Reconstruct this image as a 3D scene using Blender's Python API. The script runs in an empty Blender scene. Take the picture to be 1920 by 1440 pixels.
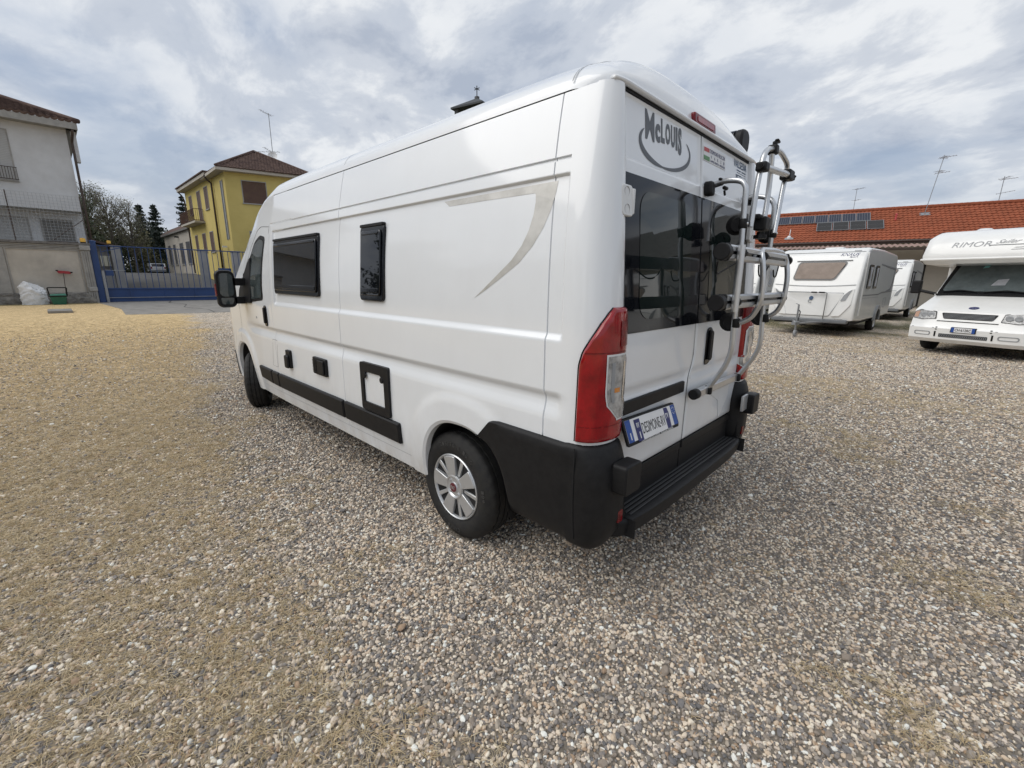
import bpy, math, random
import numpy as np
from math import sin, cos, pi, radians, atan2, hypot
from mathutils import Vector, Matrix
random.seed(7); rng = np.random.default_rng(7)
sc = bpy.context.scene; col = sc.collection
# ------------------------------------------------------------------ camera
cd = bpy.data.cameras.new('camera'); cam = bpy.data.objects.new('camera', cd); col.objects.link(cam); sc.camera = cam
CP = Vector((-0.989, 2.5187, 1.5662)); YAW, PITCH, ROLL, FPX = -0.8021, -0.2319, 0.0098, 824.06
fw = Vector((cos(YAW)*cos(PITCH), sin(YAW)*cos(PITCH), sin(PITCH)))
r0 = Vector((sin(YAW), -cos(YAW), 0)); u0 = r0.cross(fw)
rt = r0*cos(ROLL)+u0*sin(ROLL); up = -r0*sin(ROLL)+u0*cos(ROLL)
M = Matrix((rt, up, -fw)).transposed().to_4x4(); M.translation = CP
cam.matrix_world = M
cd.sensor_width = 36; cd.lens = 36*FPX/1920; cd.clip_start = .05; cd.clip_end = 2000
# ------------------------------------------------------------------ light
SUN_AZ, SUN_EL = radians(62), radians(48)       # direction towards the sun
sd = Vector((cos(SUN_AZ)*cos(SUN_EL), sin(SUN_AZ)*cos(SUN_EL), sin(SUN_EL)))
sl = bpy.data.lights.new('sun', 'SUN'); so = bpy.data.objects.new('sun', sl); col.objects.link(so)
so.rotation_euler = sd.to_track_quat('Z', 'Y').to_euler(); sl.energy = 1.5; sl.angle = radians(58); sl.color = (1, .965, .91)
W = bpy.data.worlds.new('World'); sc.world = W; W.use_nodes = True
nt = W.node_tree; nt.nodes.clear()
def N(t, typ, **k):
    n = t.nodes.new(typ)
    for a, b in k.items(): setattr(n, a, b)
    return n
out = N(nt, 'ShaderNodeOutputWorld'); bg = N(nt, 'ShaderNodeBackground'); bg.inputs['Strength'].default_value = .076
sky = N(nt, 'ShaderNodeTexSky', sky_type='NISHITA', sun_disc=False); sky.sun_elevation = SUN_EL; sky.sun_rotation = pi/2-SUN_AZ
sky.dust_density = 3.0; sky.air_density = 1.2
tc = N(nt, 'ShaderNodeTexCoord'); sep = N(nt, 'ShaderNodeSeparateXYZ'); nt.links.new(tc.outputs['Generated'], sep.inputs[0])
def math_(t, op, a, b=None, clamp=False):
    n = N(t, 'ShaderNodeMath', operation=op, use_clamp=clamp)
    for i, v in enumerate((a, b)):
        if v is None: continue
        if isinstance(v, (int, float)): n.inputs[i].default_value = v
        else: t.links.new(v, n.inputs[i])
    return n.outputs[0]
zz = math_(nt, 'ADD', math_(nt, 'MAXIMUM', sep.outputs[2], 0.0), .27)
cx = math_(nt, 'DIVIDE', sep.outputs[0], zz); cy = math_(nt, 'DIVIDE', sep.outputs[1], zz)
cmb = N(nt, 'ShaderNodeCombineXYZ'); nt.links.new(cx, cmb.inputs[0]); nt.links.new(cy, cmb.inputs[1])
mp = N(nt, 'ShaderNodeMapping'); mp.inputs['Rotation'].default_value = (0, 0, radians(35)); mp.inputs['Scale'].default_value = (.88, 1.1, 1); mp.inputs['Location'].default_value = (2.2, 5.1, 0)
nt.links.new(cmb.outputs[0], mp.inputs[0])
n1 = N(nt, 'ShaderNodeTexNoise'); n1.inputs['Scale'].default_value = 1.1; n1.inputs['Detail'].default_value = 8; n1.inputs['Roughness'].default_value = .55; n1.inputs['Distortion'].default_value = .25
n2 = N(nt, 'ShaderNodeTexNoise'); n2.inputs['Scale'].default_value = 2.9; n2.inputs['Detail'].default_value = 7; n2.inputs['Roughness'].default_value = .6; n2.inputs['Distortion'].default_value = .3
for n in (n1, n2): nt.links.new(mp.outputs[0], n.inputs['Vector'])
def ramp(t, src, pts, interp='EASE'):
    r = N(t, 'ShaderNodeValToRGB'); r.color_ramp.interpolation = interp
    while len(r.color_ramp.elements) > 1: r.color_ramp.elements.remove(r.color_ramp.elements[-1])
    for i, (p, c) in enumerate(pts):
        e = r.color_ramp.elements[0] if i == 0 else r.color_ramp.elements.new(p)
        e.position = p; e.color = tuple(c)+(1,) if len(c) == 3 else c
    t.links.new(src, r.inputs[0]); return r.outputs[0]
def mix(t, f, a, b, mode='MIX'):
    n = N(t, 'ShaderNodeMix', data_type='RGBA', blend_type=mode)
    for s, v in ((n.inputs[0], f), (n.inputs[6], a), (n.inputs[7], b)):
        if isinstance(v, (int, float)): s.default_value = v
        elif isinstance(v, tuple): s.default_value = v if len(v) == 4 else v+(1,)
        else: t.links.new(v, s)
    return n.outputs[2]
cloudcol = ramp(nt, n2.outputs[0], [(.33, (4.6, 5.15, 6.15)), (.47, (6.3, 6.75, 7.5)), (.60, (8.7, 8.95, 9.25))])
cov = ramp(nt, n1.outputs[0], [(.36, (.30,)*3), (.50, (.85,)*3), (.60, (1,)*3)])
bluish = mix(nt, .62, sky.outputs[0], (3.3, 4.35, 6.3))
skyc = mix(nt, cov, bluish, cloudcol)
hz = ramp(nt, sep.outputs[2], [(0.0, (1,)*3), (.30, (0,)*3)])
hz2 = math_(nt, 'MULTIPLY', hz, .38)
skyc = mix(nt, hz2, skyc, (5.9, 6.4, 7.1))
nt.links.new(skyc, bg.inputs[0]); nt.links.new(bg.outputs[0], out.inputs[0])
sc.view_settings.view_transform = 'Standard'; sc.view_settings.look = 'None'; sc.view_settings.exposure = 0.36; sc.view_settings.gamma = 1
sc.view_settings.use_curve_mapping = False
sc.render.engine = 'CYCLES'; sc.cycles.max_bounces = 8

# ------------------------------------------------------------------ materials
def mat(name, c, rough=.6, metal=0, spec=.5, coat=0, coatr=.03, noise=None, bump=None, c2=None, trans=0, emis=None, alpha=1, tcoord='Object'):
    """noise=(scale, amount, detail) varies the colour between c and c2; bump=(scale, strength, distance)"""
    m = bpy.data.materials.new(name); m.use_nodes = True; t = m.node_tree; b = t.nodes['Principled BSDF']
    b.inputs['Base Color'].default_value = tuple(c)+(1,); b.inputs['Roughness'].default_value = rough; b.inputs['Metallic'].default_value = metal
    b.inputs['Specular IOR Level'].default_value = spec; b.inputs['Coat Weight'].default_value = coat; b.inputs['Coat Roughness'].default_value = coatr
    b.inputs['Transmission Weight'].default_value = trans; b.inputs['Alpha'].default_value = alpha
    tcn = N(t, 'ShaderNodeTexCoord')
    if noise:
        n = N(t, 'ShaderNodeTexNoise'); n.inputs['Scale'].default_value = noise[0]; n.inputs['Detail'].default_value = noise[2] if len(noise) > 2 else 4
        n.inputs['Roughness'].default_value = .65
        t.links.new(tcn.outputs[tcoord], n.inputs['Vector'])
        cc = c2 if c2 else tuple(v*(1-noise[1]) for v in c)
        t.links.new(ramp(t, n.outputs[0], [(.35, tuple(c)), (.68, tuple(cc))], 'LINEAR'), b.inputs['Base Color'])
    if bump:
        n = N(t, 'ShaderNodeTexNoise'); n.inputs['Scale'].default_value = bump[0]; n.inputs['Detail'].default_value = 3
        t.links.new(tcn.outputs[tcoord], n.inputs['Vector'])
        bp = N(t, 'ShaderNodeBump'); bp.inputs['Strength'].default_value = bump[1]; bp.inputs['Distance'].default_value = bump[2]
        t.links.new(n.outputs[0], bp.inputs['Height']); t.links.new(bp.outputs[0], b.inputs['Normal'])
    if emis: b.inputs['Emission Color'].default_value = tuple(emis)+(1,); b.inputs['Emission Strength'].default_value = 1
    return m
PAINT = mat('white_paint', (.79, .815, .84), .38, coat=1, coatr=.085, noise=(1.3, .03), spec=.5)
def road_dust(m):
    t = m.node_tree; b = t.nodes['Principled BSDF']; L = t.links.new; tcn = N(t, 'ShaderNodeTexCoord'); sp = N(t, 'ShaderNodeSeparateXYZ'); L(tcn.outputs['Object'], sp.inputs[0])
    n = N(t, 'ShaderNodeTexNoise'); n.inputs['Scale'].default_value = 5; n.inputs['Detail'].default_value = 9; n.inputs['Roughness'].default_value = .75; mp_ = N(t, 'ShaderNodeMapping'); mp_.inputs['Scale'].default_value = (1, 1, .35); L(tcn.outputs['Object'], mp_.inputs[0]); L(mp_.outputs[0], n.inputs['Vector'])
    low = ramp(t, sp.outputs[2], [(.30, (1,)*3), (.50, (.42,)*3), (.95, (.06,)*3), (1.0, (.05,)*3)], 'LINEAR'); f = math_(t, 'MULTIPLY', low, ramp(t, n.outputs[0], [(.40, (0,)*3), (.70, (.62,)*3)], 'LINEAR'))
    src = b.inputs['Base Color'].links[0].from_socket; L(mix(t, f, src, (.34, .29, .225)), b.inputs['Base Color']); L(math_(t, 'SUBTRACT', 1.0, f, True), b.inputs['Coat Weight'])
road_dust(PAINT)
PAINT2 = mat('white_gelcoat', (.80, .80, .78), .3, coat=.6, coatr=.08, noise=(2.5, .06))
SIDESHADE = mat('caravan_side_shade', (.52, .54, .54), .35, coat=.4, coatr=.08, noise=(2.5, .05))  # shade on the caravan sides put into a darker grey than the front
BLACKP = mat('black_plastic', (.010, .010, .011), .5, spec=.24, noise=(30, .25), bump=(500, .15, .001), c2=(.015, .015, .016))
BLACKG = mat('black_gloss', (.008, .009, .012), .06, spec=.35, noise=(3, .3))
GLASS = mat('tinted_glass', (.005, .006, .009), .02, spec=.5, noise=(2, .2))
GLASSG = mat('green_glass', (.010, .017, .016), .02, spec=.5, noise=(2, .3))
GLASSC = mat('cab_glass', (.03, .04, .042), .02, spec=.7, noise=(4, .5), c2=(.07, .085, .085))
RUBBER = mat('tyre_rubber', (.014, .014, .015), .7, spec=.35, noise=(22, .2), c2=(.026, .025, .023), bump=(200, .2, .001))
DARK = mat('dark_cavity', (.008, .008, .009), .8, noise=(5, .2))
SILVER = mat('silver_plastic', (.62, .63, .64), .33, metal=.65, noise=(8, .08))
ALU = mat('anodised_aluminium', (.64, .65, .66), .30, metal=.85, noise=(15, .1), bump=(120, .05, .001))
CHROME = mat('chrome', (.8, .8, .8), .12, metal=1, noise=(5, .05))
RED = mat('red_lens', (.34, .003, .008), .10, spec=.4, coat=.6, noise=(14, .45), c2=(.20, .002, .005))
REDD = mat('dark_red_lens', (.20, .003, .008), .25, spec=.3, coat=.25, coatr=.2, noise=(30, .5))
CLEAR = mat('clear_lens', (.50, .50, .49), .1, spec=.6, coat=.8, noise=(24, .4), c2=(.16, .16, .16))
ORANGE = mat('amber_lens', (.7, .25, .03), .15, coat=1, noise=(20, .2))
WHITEP = mat('white_plastic', (.72, .73, .73), .35, noise=(10, .06))
GREYP = mat('grey_plastic', (.3, .31, .32), .45, noise=(12, .1))
BLUE = mat('eu_blue', (.015, .07, .30), .4, noise=(20, .1))
NAVY = mat('navy_print', (.02, .025, .13), .4, noise=(20, .1))
PLATE = mat('plate_white', (.74, .74, .74), .35, noise=(12, .05))
INK = mat('black_print', (.02, .02, .022), .5, noise=(20, .1))
LOGO = mat('grey_print', (.105, .115, .13), .45, noise=(20, .1))
BLUEINK = mat('blue_print', (.05, .10, .19), .5, noise=(20, .1))
STRIPE = mat('beige_decal', (.44, .43, .40), .4, metal=.15, noise=(7, .25), c2=(.62, .61, .58), coat=.5)
GREENP = mat('green_print', (.12, .28, .12), .5, noise=(20, .1))
REDP = mat('red_print', (.5, .07, .07), .5, noise=(20, .1))
BADGE = mat('badge_red', (.12, .012, .02), .3, noise=(20, .1), coat=.5)

# ------------------------------------------------------------------ mesh helpers
class MB:
    def __init__(s): s.v = []; s.f = []
    def add(s, vs, fs):
        o = len(s.v); s.v += [tuple(map(float, p)) for p in vs]; s.f += [tuple(i+o for i in f) for f in fs]; return s
    def box(s, x0, x1, y0, y1, z0, z1, fn=None):
        vs = [(x, y, z) for z in (z0, z1) for y in (y0, y1) for x in (x0, x1)]
        if fn: vs = [fn(*p) for p in vs]
        return s.add(vs, [(0, 2, 3, 1), (4, 5, 7, 6), (0, 1, 5, 4), (2, 6, 7, 3), (0, 4, 6, 2), (1, 3, 7, 5)])
    def hexa(s, bot, top):   # four bottom points ccw, four top points
        return s.add(list(bot)+list(top), [(3, 2, 1, 0), (4, 5, 6, 7)]+[(i, (i+1) % 4, (i+1) % 4+4, i+4) for i in range(4)])
    def tube(s, pts, r, n=10, cap=True, closed=False, flat=1.0):
        P = [Vector(p) for p in pts]; K = len(P); vs = []; fs = []
        ref = None
        for i, p in enumerate(P):
            a = P[(i-1) % K] if (closed or i > 0) else p; b = P[(i+1) % K] if (closed or i < K-1) else p
            d = (b-a).normalized()
            if ref is None:
                ref = Vector((0, 0, 1)) if abs(d.z) < .9 else Vector((1, 0, 0))
            e1 = (ref-d*ref.dot(d)).normalized(); e2 = d.cross(e1); ref = e1
            rr = r[i] if isinstance(r, (list, tuple)) else r
            for k in range(n):
                t = 2*pi*k/n; vs.append(p+e1*cos(t)*rr+e2*sin(t)*rr*flat)
        for i in range(K if closed else K-1):
            j = (i+1) % K
            for k in range(n): fs.append((i*n+k, i*n+(k+1) % n, j*n+(k+1) % n, j*n+k))
        if cap and not closed:
            fs.append(tuple(range(n-1, -1, -1))); fs.append(tuple((K-1)*n+k for k in range(n)))
        return s.add(vs, fs)
    def lathe(s, c, axis, prof, n=32, a0=0, a1=2*pi):
        """prof: (radius, distance along axis)"""
        A = Vector(axis).normalized(); R = Vector((0, 0, 1)) if abs(A.z) < .9 else Vector((1, 0, 0)); e1 = (R-A*R.dot(A)).normalized(); e2 = A.cross(e1)
        full = abs(a1-a0-2*pi) < 1e-6; m = n if full else n+1; vs = []; fs = []
        for r_, h in prof:
            for k in range(m):
                t = a0+(a1-a0)*k/n; vs.append(Vector(c)+A*h+e1*cos(t)*r_+e2*sin(t)*r_)
        for i in range(len(prof)-1):
            for k in range(n):
                k2 = (k+1) % m; fs.append((i*m+k, i*m+k2, (i+1)*m+k2, (i+1)*m+k))
        return s.add(vs, fs)
    def prism(s, pts, fn, d0, d1):
        """outline pts (a,b) mapped by fn(a,b,d) at depth d0 (back) and d1 (front)"""
        n = len(pts); vs = [fn(a, b, d0) for a, b in pts]+[fn(a, b, d1) for a, b in pts]
        return s.add(vs, [tuple(range(n-1, -1, -1)), tuple(range(n, 2*n))]+[(i, (i+1) % n, (i+1) % n+n, i+n) for i in range(n)])
    def grid(s, G, flip=False, keep=None):
        a, b = len(G), len(G[0]); vs = [p for r_ in G for p in r_]; fs = []
        for i in range(a-1):
            for j in range(b-1):
                q = (i*b+j, i*b+j+1, (i+1)*b+j+1, (i+1)*b+j)
                if keep and not keep(i, j): continue
                fs.append(q[::-1] if flip else q)
        return s.add(vs, fs)
    def build(s, name, m, parent=None, smooth=None, bevel=None, loc=None):
        me = bpy.data.meshes.new(name); org = Vector(parent.get('_o', (0, 0, 0))) if parent else Vector((0, 0, 0))
        if loc is not None: org = Vector(loc)
        me.from_pydata([tuple(Vector(p)-org) for p in s.v], [], s.f)
        if m: me.materials.append(m)
        o = bpy.data.objects.new(name, me); col.objects.link(o)
        if parent:
            o.parent = parent; o['_o'] = tuple(parent.get('_o', (0, 0, 0)))
            if loc is not None: o.location = Vector(loc)-Vector(parent['_o'])
        elif loc is not None: o.location = loc; 
        if not parent: o['_o'] = tuple(org)
        if smooth:
            me.shade_smooth()
            if smooth != True: me.set_sharp_from_angle(angle=radians(smooth))
        if bevel:
            b = o.modifiers.new('bevel', 'BEVEL'); b.width = bevel; b.segments = 2; b.limit_method = 'ANGLE'; b.angle_limit = radians(40)
            me.shade_smooth(); me.set_sharp_from_angle(angle=radians(60))
            b.harden_normals = False
        return o
def tag(o, label=None, cat=None, group=None, kind=None):
    if label: o['label'] = label
    if cat: o['category'] = cat
    if group: o['group'] = group
    if kind: o['kind'] = kind
    return o
def thing(name, label, cat, loc=(0, 0, 0), rz=0, group=None, local=False):
    """an Empty; parts are given in world coordinates unless local=True"""
    o = bpy.data.objects.new(name, None); o.empty_display_size = .2; col.objects.link(o); o.location = loc; o.rotation_euler = (0, 0, rz)
    o['_o'] = (0, 0, 0) if local else tuple(loc)
    return tag(o, label, cat, group)
def copy_tree(o, parent=None):
    c = o.copy(); col.objects.link(c)
    if parent: c.parent = parent
    for ch in list(o.children): copy_tree(ch, c)
    return c
def rrect(a0, a1, b0, b1, r, n=4):
    pts = []
    for cx_, cy_, t0 in ((a1-r, b1-r, 0), (a0+r, b1-r, pi/2), (a0+r, b0+r, pi), (a1-r, b0+r, 1.5*pi)):
        for k in range(n+1): t = t0+pi/2*k/n; pts.append((cx_+r*cos(t), cy_+r*sin(t)))
    return pts
def rpoly(P, r, n=4):
    out_ = []; K = len(P)
    for i in range(K):
        p = Vector(P[i]); a = Vector(P[i-1])-p; b = Vector(P[(i+1) % K])-p
        rr = min(r, a.length*.45, b.length*.45); A = p+a.normalized()*rr; B = p+b.normalized()*rr
        for k in range(n+1):
            t = k/n; q = A*(1-t)**2+p*2*t*(1-t)+B*t*t; out_.append((q.x, q.y))
    return out_
def smooth_path(P, r=.06, n=6):
    P = [Vector(p) for p in P]; o = [P[0]]
    for i in range(1, len(P)-1):
        a = P[i-1]-P[i]; b = P[i+1]-P[i]; rr = min(r, a.length*.48, b.length*.48); A = P[i]+a.normalized()*rr; B = P[i]+b.normalized()*rr
        for k in range(n+1): t = k/n; o.append(A*(1-t)**2+P[i]*2*t*(1-t)+B*t*t)
    return o+[P[-1]]
_tc = {}
def text_geo(s_, bold=0.0):
    if (s_, bold) in _tc: return _tc[(s_, bold)]
    cu = bpy.data.curves.new('t', 'FONT'); cu.body = s_; cu.size = 1; cu.offset = bold; cu.resolution_u = 3; cu.extrude = .02
    o = bpy.data.objects.new('t', cu); col.objects.link(o); bpy.context.view_layer.update()
    me = bpy.data.meshes.new_from_object(o.evaluated_get(bpy.context.evaluated_depsgraph_get()))
    vs = [tuple(v.co) for v in me.vertices]; fs = [tuple(p.vertices) for p in me.polygons]
    bpy.data.objects.remove(o); bpy.data.curves.remove(cu); bpy.data.meshes.remove(me)
    _tc[(s_, bold)] = (vs, fs); return vs, fs
def text(mb, s_, fn, a0, a1, b0, b1, d=.002, bold=0.0, slant=0, warp=None):
    """text filling the box a0..a1 (left to right), b0..b1 mapped by fn(a,b,depth)"""
    vs, fs = text_geo(s_, bold)
    xs = [v[0] for v in vs]; ys = [v[1] for v in vs]; x0, x1, y0, y1 = min(xs), max(xs), min(ys), max(ys)
    o = []
    for x, y, z in vs:
        u = (x-x0)/(x1-x0); w = (y-y0)/(y1-y0)
        if warp: w = warp(u, w)
        u += slant*(w-.5)
        o.append(fn(a0+(a1-a0)*u, b0+(b1-b0)*w, d if z > 0 else 0))
    mb.add(o, fs)
def sst(a, b, x):
    t = min(1, max(0, (x-a)/(b-a))) if a != b else float(x > a); return t*t*(3-2*t)
def sstn(a, b, x):
    t = np.clip((x-a)/(b-a), 0, 1); return t*t*(3-2*t)
def vnoise(x, y, seed=0):
    """smooth value noise on numpy arrays"""
    def h(i, j): 
        n = np.sin(i*127.1+j*311.7+seed*74.7)*43758.5453; return n-np.floor(n)
    xi = np.floor(x); yi = np.floor(y); fx = x-xi; fy = y-yi; fx = fx*fx*(3-2*fx); fy = fy*fy*(3-2*fy)
    return (h(xi, yi)*(1-fx)+h(xi+1, yi)*fx)*(1-fy)+(h(xi, yi+1)*(1-fx)+h(xi+1, yi+1)*fx)*fy
def fbm(x, y, seed=0): return .5*vnoise(x, y, seed)+.3*vnoise(x*2.1+5, y*2.1, seed)+.2*vnoise(x*4.3, y*4.3+9, seed)

# ================================================================== GROUND
def terr(x, y): return np.where(x > 38, np.clip((x-38)*.092, 0, 1.92)-.05, 0.0)*1.0
def straw_mask(x, y):
    yb = np.interp(x, [-3, 0, 1, 3, 8, 14, 20, 30], [1.95, 1.82, 1.80, 1.65, .75, -.7, -1.6, -1.6])
    wob = (fbm(x*.8, y*.8, 3)-.5)*1.3+(fbm(x*2.7, y*2.7, 5)-.5)*.8
    w = .35+.05*np.maximum(x, 0)
    m = sstn(-.4, .9, (y-yb)/w+wob)*.88
    m = m*(.58+.42*sstn(1.2, 6.5, x))
    # thin yellowish patches on the far right of the yard
    m2 = sstn(.52, .75, fbm(x*.35+3, y*.35, 8))*.34*sstn(-2, -6, y)
    m3 = sstn(.60, .78, fbm(x*1.6+3, y*1.6+1, 11))*.30
    return np.clip(np.maximum(np.maximum(m, m2), m3), 0, 1)
def lines(a, b, fine0, fine1, s1, s2):
    L = list(np.arange(fine0, fine1, s1)); x = fine1
    st = s1
    while x < b: L.append(x); st = min(st*1.25, s2); x += st
    L.append(b); x = fine0; st = s1
    while x > a: st = min(st*1.25, s2); x -= st; L.insert(0, max(x, a))
    return np.array(sorted(set(np.round(L, 3))))
gx = lines(-500, 600, -6, 40, .35, 40); gy = lines(-600, 500, -16, 7, .35, 40)
GX, GY = np.meshgrid(gx, gy, indexing='ij'); GZ = terr(GX, GY)
gm = MB(); gm.grid([[(GX[i, j], GY[i, j], GZ[i, j]) for j in range(len(gy))] for i in range(len(gx))], flip=True)
# ground material -------------------------------------------------
def stones_ramp(t, src):
    C_ = [(0.0, (0.395, 0.339, 0.273)), (0.1, (0.224, 0.203, 0.188)), (0.2, (0.726, 0.615, 0.482)), (0.3, (0.311, 0.271, 0.231)), (0.4, (0.161, 0.154, 0.155)), (0.5, (0.62, 0.49, 0.359)), (0.6, (0.82, 0.738, 0.602)), (0.67, (0.269, 0.222, 0.18)), (0.76, (0.649, 0.56, 0.47)), (0.85, (0.365, 0.251, 0.162)), (0.91, (0.82, 0.82, 0.759)), (0.95, (0.128, 0.126, 0.129))]
    return ramp(t, src, C_, 'CONSTANT')
def ground_material():
    m = bpy.data.materials.new('gravel_ground'); m.use_nodes = True; t = m.node_tree; b = t.nodes['Principled BSDF']; L = t.links.new
    geo = N(t, 'ShaderNodeNewGeometry'); at = N(t, 'ShaderNodeAttribute', attribute_name='straw'); b.inputs['Roughness'].default_value = .85
    b.inputs['Specular IOR Level'].default_value = .04
    v = N(t, 'ShaderNodeTexVoronoi'); v.inputs['Scale'].default_value = 48; L(geo.outputs['Position'], v.inputs['Vector'])
    sp = N(t, 'ShaderNodeSeparateColor'); L(v.outputs['Color'], sp.inputs[0])
    st = stones_ramp(t, sp.outputs[0])
    big = N(t, 'ShaderNodeTexNoise'); big.inputs['Scale'].default_value = .55; big.inputs['Detail'].default_value = 5; L(geo.outputs['Position'], big.inputs['Vector'])
    st = mix(t, .30, st, ramp(t, big.outputs[0], [(.3, (.30, .26, .205)), (.7, (.43, .375, .30))], 'LINEAR'))
    sn = N(t, 'ShaderNodeTexNoise'); sn.inputs['Scale'].default_value = 26; sn.inputs['Detail'].default_value = 6; sn.inputs['Roughness'].default_value = .7
    mp_ = N(t, 'ShaderNodeMapping'); mp_.inputs['Scale'].default_value = (1, .45, 1); mp_.inputs['Rotation'].default_value = (0, 0, .6); L(geo.outputs['Position'], mp_.inputs[0]); L(mp_.outputs[0], sn.inputs['Vector'])
    straw = ramp(t, sn.outputs[0], [(.28, (.22, .16, .09)), (.46, (.48, .355, .19)), (.62, (.68, .525, .31))], 'LINEAR')
    n3 = N(t, 'ShaderNodeTexNoise'); n3.inputs['Scale'].default_value = 3.5; n3.inputs['Detail'].default_value = 7; n3.inputs['Roughness'].default_value = .7; L(geo.outputs['Position'], n3.inputs['Vector'])
    f = math_(t, 'MULTIPLY', math_(t, 'SUBTRACT', math_(t, 'ADD', at.outputs['Fac'], math_(t, 'MULTIPLY', n3.outputs[0], .9)), .72), 2.4, True)
    c = mix(t, f, st, straw)
    n4 = N(t, 'ShaderNodeTexNoise'); n4.inputs['Scale'].default_value = 7; n4.inputs['Detail'].default_value = 9; n4.inputs['Roughness'].default_value = .82; L(mp_.outputs[0], n4.inputs['Vector'])
    c = mix(t, 1.0, c, ramp(t, n4.outputs[0], [(.36, (.55,)*3), (.50, (1.1,)*3), (.64, (1.65,)*3)], 'LINEAR'), 'MULTIPLY')
    far = N(t, 'ShaderNodeAttribute', attribute_name='bare'); c = mix(t, far.outputs['Fac'], c, mix(t, f, (.20, .175, .145), (.36, .295, .205)))
    g_at = N(t, 'ShaderNodeAttribute', attribute_name='green'); c = mix(t, g_at.outputs['Fac'], c, (.07, .075, .03))
    L(c, b.inputs['Base Color'])
    bp = N(t, 'ShaderNodeBump'); bp.inputs['Strength'].default_value = .9; bp.inputs['Distance'].default_value = .012; bp.invert = True
    L(v.outputs['Distance'], bp.inputs['Height']); L(bp.outputs[0], b.inputs['Normal'])
    return m
GM = ground_material()
ground = gm.build('ground', GM, smooth=True); tag(ground, 'open yard of gravel with straw coloured dry grass on the left', 'ground', kind='structure')
P_ = np.array(gm.v); a = ground.data.attributes.new('straw', 'FLOAT', 'POINT'); a.data.foreach_set('value', straw_mask(P_[:, 0], P_[:, 1]).astype(np.float32))
gr_ = sstn(-14.5, -16, P_[:, 1])*sstn(.45, .6, fbm(P_[:, 0]*.7, P_[:, 1]*.7, 21))*.8*(P_[:, 0] < 30)
gr_ = np.maximum(gr_, sstn(34.2, 35.2, P_[:, 0]+.6*fbm(P_[:, 0], P_[:, 1]*2, 4))*sstn(.3, .9, P_[:, 1])*.7)
gr_ = np.maximum(gr_, (P_[:, 0] > 38)*.9)
d_ = np.hypot(P_[:, 0]-CP.x, P_[:, 1]-CP.y); a = ground.data.attributes.new('bare', 'FLOAT', 'POINT'); a.data.foreach_set('value', (1-sstn(3.0, 12.0, d_)).astype(np.float32))
a = ground.data.attributes.new('green', 'FLOAT', 'POINT'); a.data.foreach_set('value', gr_.astype(np.float32))

# pebbles and straw scattered near the camera (geometry nodes instances)
def pebble_material():
    m = bpy.data.materials.new('pebble_stone'); m.use_nodes = True; t = m.node_tree; b = t.nodes['Principled BSDF']; L = t.links.new
    oi = N(t, 'ShaderNodeObjectInfo'); c = stones_ramp(t, oi.outputs['Random']); tcn = N(t, 'ShaderNodeTexCoord')
    n = N(t, 'ShaderNodeTexNoise'); n.inputs['Scale'].default_value = 1.6; n.inputs['Detail'].default_value = 5; L(tcn.outputs['Object'], n.inputs['Vector'])
    c = mix(t, ramp(t, n.outputs[0], [(.35, (0, 0, 0)), (.75, (.35,)*3)], 'LINEAR'), c, (.34, .30, .25)); L(c, b.inputs['Base Color']); b.inputs['Roughness'].default_value = .7
    b.inputs['Specular IOR Level'].default_value = .3
    return m
def straw_material():
    m = bpy.data.materials.new('dry_straw'); m.use_nodes = True; t = m.node_tree; b = t.nodes['Principled BSDF']; L = t.links.new
    oi = N(t, 'ShaderNodeObjectInfo'); L(ramp(t, oi.outputs['Random'], [(0, (.68, .54, .33)), (.3, (.56, .43, .245)), (.6, (.76, .64, .44)), (.85, (.45, .36, .215))], 'LINEAR'), b.inputs['Base Color']); b.inputs['Roughness'].default_value = .7
    return m
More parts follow.
